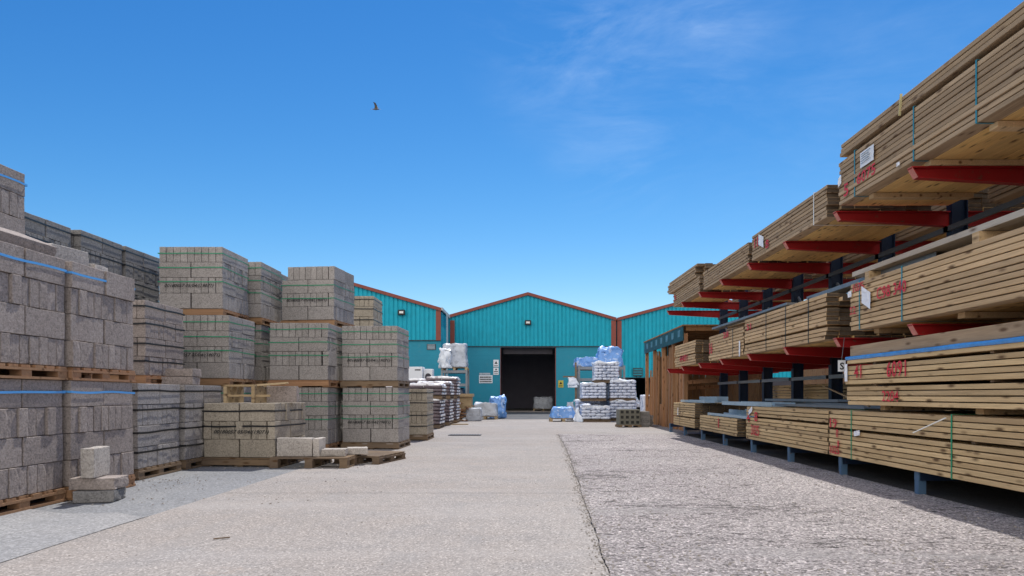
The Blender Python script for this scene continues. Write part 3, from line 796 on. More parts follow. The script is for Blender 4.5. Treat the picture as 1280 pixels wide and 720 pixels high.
mb = MB(); crumple_box(mb, .32, .25, .62, .06, 39, 8, .3); tag(obj('dark_sack', mb.mesh('dark_sack', M['film_grey'], smooth=True), None, (1.62, 23.6, 0)), 'grey bundle standing under the hanging white bags', 'bundle')
# hollow blocks and slabs
t = thing('hollow_block_pack', 'pack of hollow grey blocks with dark square cores, right of the cement sacks', 'block pack', (2.80, 18.35, 0), 4)
obj('pallet', pallet_mesh(.62, .5, .06, M['wood_old'], 5, 3), t)
for i in range(3):
    for j in range(4):
        o = MB(); x = -.28+j*.14; z = .062+i*.137
        o.box(x, x+.135, -.22, .22, z, z+.133); o = o.build('hollow_block', M['hollow'], t)
        h = MB(); h.box(x+.028, x+.107, -.223, -.2205, z+.03, z+.105); h.build('core_hole', M['holed'], o)
mb = MB()
def slabs(label, x, y, w, d, n, tk, mat, z=0):
    t = thing('slab_stack', label, 'slab stack', (x, y, z), 3)
    r = random.Random(int(x*91)+n)
    for i in range(n):
        m = MB(); e = r.uniform(-.012, .012); m.box(-w/2+e, w/2+e, -d/2, d/2, i*tk, (i+1)*tk-.005); m.build('slab', mat, t)
slabs('stack of grey paving slabs between the hollow blocks and the timber bay', 3.18, 18.5, .34, .5, 7, .06, M['block_dark'])
slabs('smaller stack of grey slabs at the foot of the timber bay', 3.42, 18.95, .24, .4, 5, .06, M['block'])
wrapped('white bag load standing between the sack packs and the timber bay', 'wrapped_bag', 3.80, 21.3, 0, .32, .5, .86, M['sack'], .04, 12, .08, False)

wrapped('dim wrapped load standing inside the dark warehouse doorway', 'wrapped_pallet', 1.05, 37.5, 0, 1.1, .9, .75, M['film_grey'], .05, 51, .05, True, .1)
# dark sacks on the left
def dark_pack(label, x, y, z, rows, w=.98, dep=.95, rz=0):
    t = thing('dark_sack_pack', label, 'sack pack', (x-w/2, y+dep/2, z), rz, 'compost sack packs on the left')
    obj('pallet', pallet_mesh(w, dep, .1, M['wood_old'], 6, 5), t)
    r = random.Random(int(y*50+z*10)); inner = MB()
    for i in range(rows):
        zz = .10+i*.088
        for sx in (-1, 1):
            for k in range(3):
                yy = -dep/2+.17+k*.31
                vis = sx > 0 or k == 0 or i == rows-1
                o = obj('sack', r.choice(SKD), t, (sx*w/4+r.uniform(-.012, .022), yy+r.uniform(-.01, .01), zz), (0, 0, r.uniform(-.05, .05)))
    mb = MB(); crumple_box(mb, w*.98, dep*.98, .06, .04, y+z, 10, .04, .10+rows*.088-.01, .4); mb.build('plastic_film', M['sack_white'], t, smooth=True)
dark_pack('dark sack pack with white ends, nearest of three on the ground beyond the tan blocks', -2.12, 17.3, 0, 7)
dark_pack('short dark sack pack with white top on the nearest of the three ground packs', -2.08, 17.35, .74, 3)
dark_pack('dark sack pack with white ends, middle of three on the ground', -2.07, 19.0, 0, 7)
dark_pack('dark sack pack with white top, stacked on the middle ground pack', -2.05, 19.0, .74, 4)
dark_pack('dark sack pack with white ends, farthest of three on the ground near the wood scraps', -2.03, 20.7, 0, 7)
dark_pack('taller dark sack pack with white top, stacked on the farthest ground pack', -2.03, 20.7, .74, 6)
dark_pack('white topped dark sack pack behind the stacks, left of two', -3.85, 21.3, .0, 14)
dark_pack('white topped dark sack pack behind the stacks, right of two', -2.78, 21.9, .0, 14)
dark_pack('white topped dark sack pack beside the aisle face of the tan blocks', -3.15, 17.5, 0, 11)
# white cabinet
t = thing('white_cabinet', 'white metal cabinet standing behind the tan blocks against the teal wall', 'cabinet', (-3.86, 24.3, 0))
mb = MB(); mb.box(-.29, .29, -.3, .3, 0, 1.85); mb.build('body', M['white'], t, bevel=.012)
mb = MB(); mb.box(.02, .22, -.306, -.3015, 1.72, 1.76); mb.build('slot', M['black'], t)
mb = MB(); mb.box(.30, .62, -.1, .3, 1.0, 1.78); mb.build('side_panel', M['white'], t, bevel=.012)
mb = MB(); mb.prism([(.46+.11*math.cos(a*.393), 1.5+.13*math.sin(a*.393)) for a in range(16)], 'y', -.106, -.1015); mb.build('vent', M['dark'], t)
# scaffold stand with shrink wrapped load
shelving('tall steel stand left of the doorway carrying a shrink wrapped load', -3.2, -2.24, 26.6, 27.5, (1.3, 1.82), 1.84)
wrapped('shrink wrapped load in torn white film on top of the tall steel stand', 'wrapped_pallet', -2.72, 27.05, 1.83, 1.0, .9, 1.03, M['film_grey'], .07, 14, .06, True, .08)
mb = MB(); crumple_box(mb, .5, .3, .8, .14, 25, 12, .3); tag(obj('plastic_film', mb.mesh('plastic_film', M['film'], smooth=True), None, (-3.05, 26.5, 1.9)), 'loose torn white film hanging off the left of the shrink wrapped load', 'plastic film')
# wood scraps
rs = random.Random(5)
mb = MB()
for i in range(46):
    x, y = rs.uniform(-.35, .3), rs.uniform(-.4, .4); z = .04+.62*rs.random()*(1-abs(x)*1.2)
    a = rs.uniform(0, 3.14); L = rs.uniform(.15, .38)
    mb.bar((x-L*math.cos(a)/2, y-L*math.sin(a)/2, z), (x+L*math.cos(a)/2, y+L*math.sin(a)/2, z+rs.uniform(-.12, .12)), .07, .03)
tag(obj('scrap_wood_heap', mb.mesh('scrap_wood_heap', M['wood_pallet']), None, (-1.98, 22.6, 0)), 'heap of broken brown scrap wood beyond the dark sacks', 'wood heap', kind='stuff')
mb = MB(); mb.box(-.32, .32, -.4, .4, 0, .1); mb.box(-.28, .28, -.3, .3, -.5, -.001); tag(obj('timber_board', mb.mesh('timber_board', M['wood_pale']), None, (-2.02, 22.9, .80)), 'pale board stack lying above the scrap wood heap', 'board')
wrapped('small pale wrapped block load on the ground left of the doorway', 'wrapped_load', -1.66, 22.7, 0, .52, .5, .43, M['film_grey'], .03, 15, .04, False, .05)
wrapped('grey blue wrapped pallet on the ground left of the doorway', 'wrapped_pallet', -1.37, 24.3, 0, .85, .8, .58, M['film_grey'], .05, 16, .06, True, .15)
wrapped('blue wrapped bag load nearest the left door jamb', 'wrapped_pallet', -.99, 25.6, 0, .62, .7, .82, M['film_blue'], .08, 17, .08, False, .3)
tag(obj('timber_offcut', (lambda m: (m.box(-.3, .3, -.05, .05, 0, .03), m.mesh('timber_offcut', M['wood_pale']))[1])(MB()), None, (-1.9, 19.6, 0), (0, 0, R(14))), 'pale wooden offcut lying on the ground before the scrap wood', 'offcut')

# ------------------------------------------------------------------ cantilever rack
XT, XC = 3.34, 4.62
YS = [3.02+1.42*k for k in range(10)]          # bays
YS = [y for y in YS if y < 16.0]
rack = thing('cantilever_rack', 'long cantilever timber rack with red arms and dark blue columns on the right', 'rack', (XC, 8.7, 0))
def RK(mb, nm, mat, **kw):
    o = mb.build(nm, mat, rack, **kw); o.matrix_parent_inverse = Matrix.Translation((-XC, -8.7, 0)); return o
def arm(y, h, side):
    # tapered channel arm, top surface at h, slanted tip
    s = side; mb = MB(); x1 = XC-s*.09; x0 = XC-s*(XC-XT)-s*.03
    tw = .034
    mb.prism([(x0, h), (x1, h), (x1, h-.15), (x0+s*.06, h-.085)], 'y', y-.006, y+.006)
    mb.prism([(x0, h+.006), (x1, h+.006), (x1, h-.006), (x0, h-.006)], 'y', y-tw, y+tw)
    mb.prism([(x0+s*.055, h-.079), (x1, h-.144), (x1, h-.156), (x0+s*.055, h-.091)], 'y', y-tw, y+tw)
    mb.prism([(x0+s*.002, h-.0065), (x0+s*.012, h-.0065), (x0+s*.064, h-.078), (x0+s*.054, h-.078)], 'y', y-tw, y+tw)
    o = RK(mb, 'arm', M['red'])
    e = MB(); e.prism([(x0-s*.003, h+.004), (x0+s*.0015, h+.0), (x0+s*.053, h-.088), (x0+s*.049, h-.088)], 'y', y-tw-.002, y+tw+.002)
    e = e.build('arm_end_plate', M['redlip'], o)
for y in YS:
    mb = MB(); mb.box(XC-.085, XC-.073, y-.05, y+.05, .0, 3.12); mb.box(XC+.073, XC+.085, y-.05, y+.05, 0, 3.12); mb.box(XC-.0725, XC+.0725, y-.005, y+.005, 0, 3.12)
    RK(mb, 'column', M['blue'])
    mb = MB(); mb.box(XT+.05, XC-.09, y-.04, y+.04, .12, .198); RK(mb, 'base_beam', M['blue'])
    mb = MB(); mb.box(XT+.03, XT+.095, y-.03, y+.03, .0, .119); mb.box(XT+.03, XT+.042, y-.034, y+.034, .12, .197); RK(mb, 'foot', M['bluefoot'])
    mb = MB(); mb.box(XC+.09, XC+1.2, y-.04, y+.04, .12, .198); mb.box(XC+1.1, XC+1.17, y-.03, y+.03, 0, .119); RK(mb, 'base_beam', M['blue'])
    for h in (1.455, 2.80):
        arm(y, h, 1); arm(y, h, -1)
for i in range(len(YS)-1):
    for h in (1.12, 2.62):
        mb = MB(); mb.bar((XC-.11, YS[i]-.04, h), (XC-.11, YS[i+1]+.04, h), .03, .055); RK(mb, 'tie_rail', M['galv'] if h < 2 else M['rail'])
    mb = MB(); mb.bar((XC, YS[i]+.05, 1.25), (XC, YS[i+1]-.05, 2.5), .03, .03); RK(mb, 'diagonal_brace', M['galv'])

def vstrap(parent, y, x0, x1, z0, z1, mat, w=.016):
    e = .004; mb = MB()
    mb.box(x0-e-.002, x0-e, y-w/2, y+w/2, z0-e, z1+e); mb.box(x1+e, x1+e+.002, y-w/2, y+w/2, z0-e, z1+e)
    mb.box(x0-e, x1+e, y-w/2, y+w/2, z0-e-.002, z0-e); mb.box(x0-e, x1+e, y-w/2, y+w/2, z1+e, z1+e+.002)
    return mb.build('strap', mat, parent)
nbun = 0
def bundle(label, y0, y1, h0, layers, lt=.05, ncol=8, bw=.145, mat='wood_fresh', x0=XT, gaps=(), straps=(), sm='strap_t', bearers=(), rag=.01, group='timber bundles on the rack', hidden=False, rz=0, spread=0):
    """timber lying along the rack from y0 (near) to y1 (far); root at the front bottom near corner"""
    global nbun; nbun += 1; r = random.Random(nbun*7)
    t = thing('timber_bundle', label, 'timber bundle', (x0, y0, h0), rz, group); L = y1-y0
    z = 0; tops = []
    inner = MB()
    mats = M[mat]
    var = []
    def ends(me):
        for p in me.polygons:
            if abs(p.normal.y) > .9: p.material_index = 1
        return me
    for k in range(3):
        m = MB(); m.box(0, bw-.003, 0, L, 0, lt-.0075-.001*k); me = ends(m.mesh('board', [mats, M['endgrain_shaded']], bevel=.0025)); var.append(me)
    m = MB(); m.box(0, bw-.003, 0, L, 0, lt-.0055); under = ends(m.mesh('board', [M['wood_bounce_lit'] if h0 > 1.2 else mats, M['endgrain_shaded']], bevel=.003))
    for i in range(layers):
        for j in range(ncol):
            ea = r.gauss(0, rag); jx = (-abs(r.gauss(0, .004)) if j == 0 else 0)
            if (j == 0 or i == 0) and not hidden:
                obj('board', r.choice(var) if j == 0 else under, t, (j*bw+jx, ea, z+r.uniform(0, .0015)), (0, 0, r.uniform(-.0012, .0012)))
            else: inner.box(j*bw, j*bw+bw-.005, ea, L+ea, z, z+lt-.006)
        z += lt
        if i in gaps:
            for yy in (L*.12, L*.5, L*.88):
                sp = MB(); sp.box(.02, ncol*bw-.02, yy-.02, yy+.02, z+.001, z+.017); sp.build('spacer', M['wood_old'], t)
            z += .02
    if inner.v:
        o = inner.build('inner_boards', [mats, M['endgrain_shaded']], t); ends(o.data)
    for y in straps: vstrap(t, y-y0, 0-.004, ncol*bw, 0, z, M[sm])
    for y in bearers:
        m = MB(); m.box(.12, ncol*bw-.05, y-y0-.045, y-y0+.045, -.048, -.003); m.build('bearer', M['wood_mid'], t)
    return t, z
def spray(t, s, y, z, w, h, y0):
    # painted letters on the aisle face; y is where the writing starts (far end), read toward the camera
    return lettering(s, w, h, M['spray'], t, (-.016, y-y0, z), FACE_LEFT, jitter=.008, name='spray_lettering', bold=.012)
def papertag(t, y, z, w, h, y0, lines=False, rot=0, x=-.02):
    mb = MB(); n = 6; vs = []
    for i in range(n+1):
        for j in range(n+1):
            u, v = i/n, j/n; vs.append((x-.012*abs(noise.noise(Vector((u*3, v*3, y))))-.004, y-y0-(u-.5)*w+.03*rot*v*w, z+(v-.5)*h+rot*(u-.5)*w))
    mb.add(vs, [(i*(n+1)+j, (i+1)*(n+1)+j, (i+1)*(n+1)+j+1, i*(n+1)+j+1) for i in range(n) for j in range(n)])
    o = mb.build('paper_tag', M['paper'], t)
    if lines:
        for k in range(5):
            m = MB(); zz = z+h*(.32-.15*k)+rot*0; m.box(x-.0195, x-.0185, y-y0-w*.36+(k % 2)*.03, y-y0+w*.36, zz-.0025, zz+.0025); m.build('printed_line', M['banner'], o)
    return o

LB = .197
# --- ground level
Y = 2.75
t, z = bundle('pale treated timber bundle on the ground level of the rack, nearest to the camera', Y, 7.46, LB+.004, 10, .0475, mat='wood_fresh', gaps=(5,), straps=(5.32, 6.95), sm='strap_g')
papertag(t, 6.80, .27, .12, .05, Y, rot=.15); spray(t, '19', 7.42, .30, .16, .10, Y); spray(t, '0', 7.28, .20, .06, .09, Y); spray(t, '1025', 7.42, .02, .22, .09, Y)
spray(t, '1', 7.24, .09, .03, .08, Y)
mb = MB(); mb.bar((-.03, 5.36-Y, .47), (-.09, 5.70-Y, .335), .012, .008); mb.build('strap_end', M['strap_w'], t)
Y = 7.50
t, z = bundle('pale ground level timber bundle second from the camera, red marks at its far end', Y, 10.25, LB+.004, 10, .0465, mat='wood_fresh', gaps=(6,), straps=(), sm='strap_k')
papertag(t, 10.0, .42, .16, .07, Y, rot=.4); spray(t, '4', 10.2, .25, .14, .14, Y); spray(t, '8', 9.86, .27, .14, .14, Y); spray(t, '3025', 10.0, .07, .34, .15, Y)
Y = 10.7
t, z = bundle('low pale timber bundle on the ground level beneath grey channels, one red stroke', Y, 12.95, LB+.004, 6, .047, mat='wood_fresh')
spray(t, '1', 11.7, .09, .05, .16, Y)
Y = 13.35
t, z = bundle('square ended pale timber bundle on the ground level, farthest along the rack', Y, 15.25, LB+.004, 10, .0475, ncol=7, mat='wood_fresh', gaps=(3,), straps=(14.6,), sm='strap_k')
papertag(t, 14.7, .30, .04, .16, Y)
# --- second tier resting on the first
Y = 2.75
t, z = bundle('yellowish timber bundle with red marks stacked on the nearest ground level bundle', Y, 7.08, .752, 9, .0475, mat='wood_fresh', x0=XT+.01, gaps=(3, 7), bearers=(6.6, 5.2, 3.6))
spray(t, '41', 6.90, .27, .15, .13, Y); spray(t, '6091', 6.28, .26, .32, .15, Y); spray(t, '2204', 6.36, .04, .28, .10, Y)
mb = MB(); mb.box(.02, 1.2, .05, 4.30, z+.032, z+.135)
mb.build('top_boards', M['wood_grey'], t)
mb = MB(); n = 60
vs = []
for i in range(n+1):
    yy = .02+i*(4.31/n); a = noise.noise(Vector((yy*2.2, 0, 0)))*.008; b = noise.noise(Vector((yy*5, 4, 0)))*.006
    vs += [(-.010, yy, z-.010+b), (-.022+a, yy, z+.008), (-.014-a, yy, z+.026+a), (.02, yy, z+.0295), (1.15, yy, z+.030)]
mb.add(vs, [(i*5+k, i*5+k+1, i*5+k+6, i*5+k+5) for i in range(n) for k in range(4)])
mb.build('plastic_sheet', M['bluewrap'], t, smooth=True)
papertag(t, 7.05, .33, .06, .18, Y)
# --- middle arms
MH = 1.462
Y = 2.9
t, z = bundle('tan timber bundle on the middle arms marked in large red C98 340', Y, 6.98, MH+.045, 10, .0478, mat='wood_mid', gaps=(), straps=(6.78, 6.02), bearers=(6.7, 5.4, 4.0))
spray(t, 'C98 340', 6.44, .24, .50, .115, Y); spray(t, '1075', 6.90, .38, .22, .08, Y); spray(t, '22', 6.97, .16, .13, .08, Y)
papertag(t, 6.62, .29, .17, .16, Y, rot=-.5); papertag(t, 6.95, .37, .08, .06, Y)
Y = 7.55
t, z = bundle('tan timber bundle of three strapped layers on the middle arms, second from the camera', Y, 10.34, MH+.004, 10, .0478, mat='wood_mid', gaps=(2, 6), straps=(8.0, 8.7, 9.4), sm='strap_k', rag=.03)
spray(t, '51', 10.2, .35, .2, .09, Y)
Y = 10.38
t, z = bundle('tan timber bundle on the middle arms, third from the camera', Y, 12.3, MH+.004, 9, .0485, mat='wood_mid', straps=(10.9, ), sm='strap_k', rag=.02)
spray(t, '16', 12.25, .12, .2, .2, Y); spray(t, '28', 11.4, .33, .3, .1, Y); papertag(t, 10.5, .1, .06, .24, Y)
Y = 13.3
t, z = bundle('short tan timber bundle on the middle arms at the far end of the rack', Y, 15.1, MH+.004, 9, .05, ncol=5, mat='wood_mid', gaps=(3,), rag=.03)
spray(t, '4401', 14.6, .08, .7, .14, Y)
# --- top arms
TH = 2.806
Y = 2.5
t, z = bundle('brown weathered timber bundle on the top arms with teal straps and a white label', Y, 7.23, TH+.052, 10, .0458, mat='wood_grey', straps=(6.88, 5.84, 5.03), bearers=(6.8, 5.85, 5.03, 3.6))
spray(t, '5', 7.10, .05, .10, .13, Y); spray(t, '6075', 6.82, .09, .36, .11, Y)
papertag(t, 6.60, .30, .26, .15, Y, lines=True, rot=-.0); papertag(t, 7.17, .24, .07, .09, Y, rot=.3); papertag(t, 6.05, .04, .05, .035, Y)
Y = 2.5
t, z = bundle('thin layer of weathered timber lying on the nearest top bundle', Y, 7.20, 3.358, 3, .046, mat='wood_grey', gaps=(), x0=XT+.0)
mb = MB(); mb.bar((-.012, 6.05-Y, -.03), (-.014, 6.02-Y,   .15), .022, .006, up=(0, 1, 0)); mb.build('strap', plain('yellow tape', (.50, .45, .24), .5), t)
mb = MB()
Y = 7.52
t, z = bundle('brown weathered timber bundle on the top arms, second from the camera, white tag', Y, 9.98, TH+.004, 8, .0455, mat='wood_grey', straps=(7.85,), sm='strap_w', rag=.02)
papertag(t, 9.55, .20, .2, .15, Y, rot=-.4)
spray(t, '8', 9.4, .05, .12, .12, Y); spray(t, '11', 9.85, .16, .14, .14, Y)
Y = 10.15
t, z = bundle('brown weathered timber bundle on the top arms, third from the camera', Y, 12.7, TH+.004, 7, .046, mat='wood_grey', rag=.02)
Y = 13.0
t, z = bundle('brown weathered timber bundle on the top arms at the far end of the rack', Y, 15.25, TH+.004, 7, .045, ncol=6, mat='wood_grey', rag=.03)
spray(t, '3', 15.1, .12, .15, .12, Y)
t, z = bundle('loose ragged timber layer on top of the farthest top bundle', 13.1, 15.4, TH+.004+.32, 5, .05, ncol=5, mat='wood_grey', rag=.09, x0=XT-.02, rz=1.2)
# --- other side of the rack
XB = XC+.14
GB = 'timber bundles on the far side of the rack'
bundle('tall yellow timber stack on the far side of the rack, seen below the middle arms', 9.3, 13.2, LB+.004, 16, .05, mat='wood_fresh', x0=XB+.05, gaps=(4, 9), group=GB, ncol=7)
bundle('dark timber stack on the far side behind the nearest columns', 4.6, 8.8, LB+.004, 17, .05, mat='wood_mid', x0=XB, gaps=(5, 10), group=GB, ncol=7)
for a, b in ((3.0, 7.0), (7.3, 11.3), (11.6, 15.6)):
    bundle('timber bundle on the far side middle arms, between %s' % ('the nearest columns' if a < 5 else 'the central columns' if a < 9 else 'the farthest columns'), a, b, MH+.004, 9, .05, mat='wood_mid', x0=XB, group=GB, ncol=7)
    bundle('timber bundle on the far side top arms, above %s' % ('the nearest columns' if a < 5 else 'the central columns' if a < 9 else 'the farthest columns'), a, b, TH+.004, 7, .05, mat='wood_grey', x0=XB, group=GB, ncol=7)
# --- galvanised lengths
def channel(label, x, y0, y1, z, w=.16, h=.05, mat='galv_blue', dz=0, rz=0, name='steel_channel', cat='steel length', group='grey channels on the bundles'):
    mb = MB(); L = y1-y0
    m = Matrix.Rotation(R(rz), 4, 'Z')@Matrix.Rotation(math.atan2(dz, L), 4, 'X')
    mb.box(0, w, 0, L, 0, .006, m); mb.box(0, .006, 0, L, .0062, h, m); mb.box(w-.006, w, 0, L, .0062, h, m)
    return tag(obj(name, mb.mesh(name, M[mat]), None, (x, y0, z)), label, cat, group)
z0 = LB+6*.047+.006
channel('grey blue channel lying nearest the aisle on the low timber bundle', XT+.05, 10.2, 12.6, z0+.002, .3, .045)
channel('grey blue channel on the low timber bundle, behind the front one', XT+.38, 10.45, 12.4, z0+.002, .3, .11)
channel('long grey blue channel bridging the second and third ground bundles', XT+.14, 9.6, 12.0, z0+.20, .34, .06)
z1 = LB+10*.0475+.02+.008
channel('pale grey channel on the farthest square ended bundle, front one', XT+.10, 13.0, 15.0, z1+.002, .2, .05)
channel('pale grey channel on the farthest square ended bundle, back one', XT+.36, 13.1, 14.4, z1+.002, .22, .12)
z2 = .70
channel('long grey length lying flat on the second ground bundle, nearest the aisle', XT+.30, 7.3, 9.9, z2, .2, .03, 'galv')
channel('long grey length lying flat on the second ground bundle, middle one', XT+.6, 7.5, 10.0, z2, .2, .05, 'galv')
channel('grey length lying askew on the second ground bundle, rising to the left', XT+.62, 8.6, 10.8, z2+.06, .16, .035, 'galv', rz=4)
# pale boards on the middle level
channel('pale grey plank lying along the top of the second middle bundle', XT+.22, 5.9, 8.6, 2.045, .22, .045, 'galv', name='pale_plank', cat='plank', group='pale lengths on the middle bundles')
def plank(label, x, y0, y1, z, w, h, mat, rz=0, dz=0):
    mb = MB(); mb.box(0, w, 0, y1-y0, 0, h, Matrix.Rotation(R(rz), 4, 'Z')@Matrix.Rotation(math.atan2(dz, y1-y0), 4, 'X'))
    return tag(obj('plank', mb.mesh('plank', M[mat], bevel=.003), None, (x, y0, z)), label, 'plank', 'loose planks on the rack')
plank('long pale weathered plank on top of the nearest middle bundle, against the top arms gap', XT+.12, 2.9, 7.2, 2.095, .30, .05, 'wood_plank')
for yy, nm in ((6.85, 'far'), (5.2, 'middle'), (3.5, 'near')):
    tag(obj('bearer', (lambda m: (m.box(0, .75, -.04, .04, 0, .098), m.mesh('bearer', M['wood_mid']))[1])(MB()), None, (XT+.10, yy, 1.994)), 'short timber bearer under the long pale plank, at its %s part' % nm, 'bearer', 'bearers under the long pale plank')
plank('narrow grey plank beside the long pale one on the nearest middle bundle', XT+.46, 2.9, 7.3, 2.095, .22, .06, 'wood_grey')
plank('grey length resting on the third middle bundle', XT+.12, 9.0, 12.4, 2.04, .14, .035, 'galv', .8)
plank('crooked grey plank on the third middle bundle, second from the aisle', XT+.35, 9.6, 12.9, 2.03, .12, .03, 'wood_grey', -2.5, .10)
plank('crooked grey plank on the third middle bundle, farthest from the aisle', XT+.62, 9.9, 13.1, 2.03, .14, .03, 'wood_grey', 1.5, .06)
tag(obj('thin_batten', (lambda m: (m.bar((3.62, 7.15, .73), (4.25, 9.7, .98), .02, .012), m.mesh('thin_batten', M['wood_pale']))[1])(MB())), 'thin pale batten sloping in the gap under the middle arms', 'batten')
t = thing('bay_sign', 'small white sign with a black S hanging by the rack under the middle arms', 'sign', (3.36, 7.22, 1.16))
mb = MB(); mb.box(-.04, .04, -.004, .0, -.06, .06); mb.build('panel', M['paper'], t)
lettering('S', .045, .075, M['ink'], t, (-.022, -.006, -.04), FACE_FRONT, bold=.02)
mb = MB(); mb.bar((0, .004, .05), (.03, .004, .30), .004, .004); mb.build('wire', M['galv'], t)

wl = thing('boundary_fence', 'tall dark boarded fence closing the yard behind the timber rack', 'fence', (9.0, 12, 0))
mb = MB(); rf = random.Random(8)
for k in range(150): mb.box(rf.uniform(0, .01), .03, -13+k*.155, -13+k*.155+.148, .02, 2.5+rf.uniform(-.02, .02))
mb.build('boarding', M['wood_bay'], wl)
for k in range(9):
    mb = MB(); mb.box(.031, .13, -12.8+k*2.7, -12.7+k*2.7, 0, 2.45); mb.build('post', M['wood_old'], wl)
wl = thing('boundary_fence', 'dark boarded fence closing the yard behind the block stacks on the left', 'fence', (-9.5, 12, 0))
mb = MB()
for k in range(150): mb.box(-.03, rf.uniform(-.01, 0), -13+k*.155, -13+k*.155+.148, .02, 2.2+rf.uniform(-.02, .02))
mb.build('boarding', M['wood_bay'], wl)
for k in range(9):
    mb = MB(); mb.box(-.13, -.031, -12.8+k*2.7, -12.7+k*2.7, 0, 2.1); mb.build('post', M['wood_old'], wl)
# ------------------------------------------------------------------ upright timber bay
BX = 3.74
bay = thing('timber_bay', 'open wooden storage bay for upright boards, with a dark teal label strip along its top', 'storage bay', (BX, 16.0, 0))
def BY(mb, nm, mat, **kw):
    o = mb.build(nm, mat, bay, **kw); o.matrix_parent_inverse = Matrix.Translation((-BX, -16, 0)); return o
for y in (16.0, 17.25, 18.5, 19.75, 21.0):
    mb = MB(); mb.box(BX, BX+.09, y-.045, y+.045, 0, 2.30); BY(mb, 'post', M['wood_up'])
mb = MB(); mb.box(BX-.03, BX-.005, 15.95, 21.05, 2.13, 2.46); BY(mb, 'label_strip', M['banner'])
for k in range(7):
    y = 16.15+k*.70; mb = MB(); mb.box(BX-.036, BX-.031, y+.06, y+.30, 2.24, 2.40); BY(mb, 'label_card', M['banner_l'])
for z in (.25, 1.2, 2.0):
    mb = MB(); mb.box(BX+1.75, BX+1.8, 15.95, 21.05, z, z+.1); BY(mb, 'rear_rail', M['wood_bay'])
r = random.Random(2)
mb = MB()
for k in range(26):
    y = 15.96+k*.195; mb.box(BX+1.85, BX+1.875, y, y+.185, 0, 2.45)
BY(mb, 'rear_boarding', M['wood_bay'])
mb = MB()
for k in range(7): mb.box(BX+.5+k*.195, BX+.5+k*.195+.187, 21.06, 21.085, 0, 2.4)
BY(mb, 'end_boarding', M['wood_bay'])
mb = MB(); mb.box(BX-.04, BX+1.95, 15.93, 21.12, 2.465, 2.50); BY(mb, 'roof', M['wood_bay'])
for k in range(9):
    mb = MB(); mb.box(BX+.05, BX+1.85, 15.98+k*.62, 16.03+k*.62, 2.36, 2.463); BY(mb, 'roof_joist', M['wood_bay'])
mb = MB(); mb.bar((BX+.1, 15.97, 1.15), (BX+1.8, 15.97, 1.30), .03, .09, up=(0, 0, 1)); BY(mb, 'cross_rail', M['wood_up'])
mb = MB(); mb.bar((BX+.1, 18.5, 1.0), (BX+1.8, 18.5, 1.1), .03, .09); BY(mb, 'cross_rail', M['wood_up'])
ps = ['nearest the rack', 'second from the rack', 'third from the rack', 'fourth from the rack', 'fifth from the rack', 'sixth from the rack', 'seventh from the rack', 'eighth from the rack', 'ninth from the rack', 'tenth from the rack', 'eleventh from the rack', 'farthest from the rack']
for k in range(12):
    y = 16.18+k*.40; hgt = [2.2, 2.0, 2.15, 1.25, 2.1, 1.9, 2.18, 1.4, 2.1, 2.0, 2.2, 1.6][k]
    t = thing('upright_boards', 'upright brown boards leaning in the wooden bay, %s' % ps[k], 'boards', (BX+.02, y, 0), 0, 'upright boards in the bay')
    for q in range(4):
        mb = MB(); o1 = r.uniform(-.02, .02); w = r.uniform(.04, .095)
        mb.bar((.02+(q % 2)*.07+r.uniform(0, .05), q*.098+o1, 0), (.05+(q % 2)*.07+r.uniform(0, .05), q*.098+o1+r.uniform(-.006, .006), hgt-r.choice((0, 0, .15, .8))), .035, w, up=(0, 1, 0)); mb.build('board', M['wood_up'] if q != 1 else M['wood_bay'], t)

# ------------------------------------------------------------------ gull
t = thing('gull', 'small dark gull flying in the blue sky on the left', 'bird', (-6.5, 30, 13.42), 0); t.scale = (.72, .72, .72)
bm = bmesh.new(); bmesh.ops.create_uvsphere(bm, u_segments=12, v_segments=8, radius=1)
for v in bm.verts:
    x = v.co.x; k = 1-.45*max(0, x)-.55*max(0, -x)**2
    v.co = Vector((x*.23, v.co.y*.055*k, v.co.z*.055*k))
me = bpy.data.meshes.new('body'); bm.to_mesh(me); bm.free(); me.materials.append(M['feather'])
for p in me.polygons: p.use_smooth = True
obj('body', me, t)
mb = MB(); mb.add([(.22, 0, .018), (.30, 0, 0), (.22, .014, 0), (.22, -.014, 0)], [(0, 1, 2), (0, 3, 1), (2, 1, 3)]); mb.build('beak', M['yellow'], t)
for s in (-1, 1):
    mb = MB()
    P = [(.08, .02, .02), (-.10, .02, .02), (-.06, .16, .14), (.09, .17, .15), (-.08, .34, .24), (.02, .34, .25), (-.10, .50, .26)]
    vs = [(x, s*y*.75, z*1.1) for x, y, z in P]+[(x, s*y*.75, z*1.1-.010) for x, y, z in P]
    fs = [(0, 1, 2, 3), (3, 2, 4, 5), (5, 4, 6)]; mb.add(vs, fs+[tuple(i+7 for i in reversed(f)) for f in fs]+[(0, 3, 10, 7), (3, 5, 12, 10), (5, 6, 13, 12), (6, 4, 11, 13), (4, 2, 9, 11), (2, 1, 8, 9)])
    mb.build('wing', M['feather'], t)
mb = MB(); mb.add([(-.2, -.02, 0), (-.2, .02, 0), (-.32, .05, .0), (-.32, -.05, 0), (-.2, 0, .012), (-.2, 0, -.012)], [(0, 1, 2, 3), (4, 2, 3), (5, 3, 2)]); mb.build('tail', M['featherw'], t)

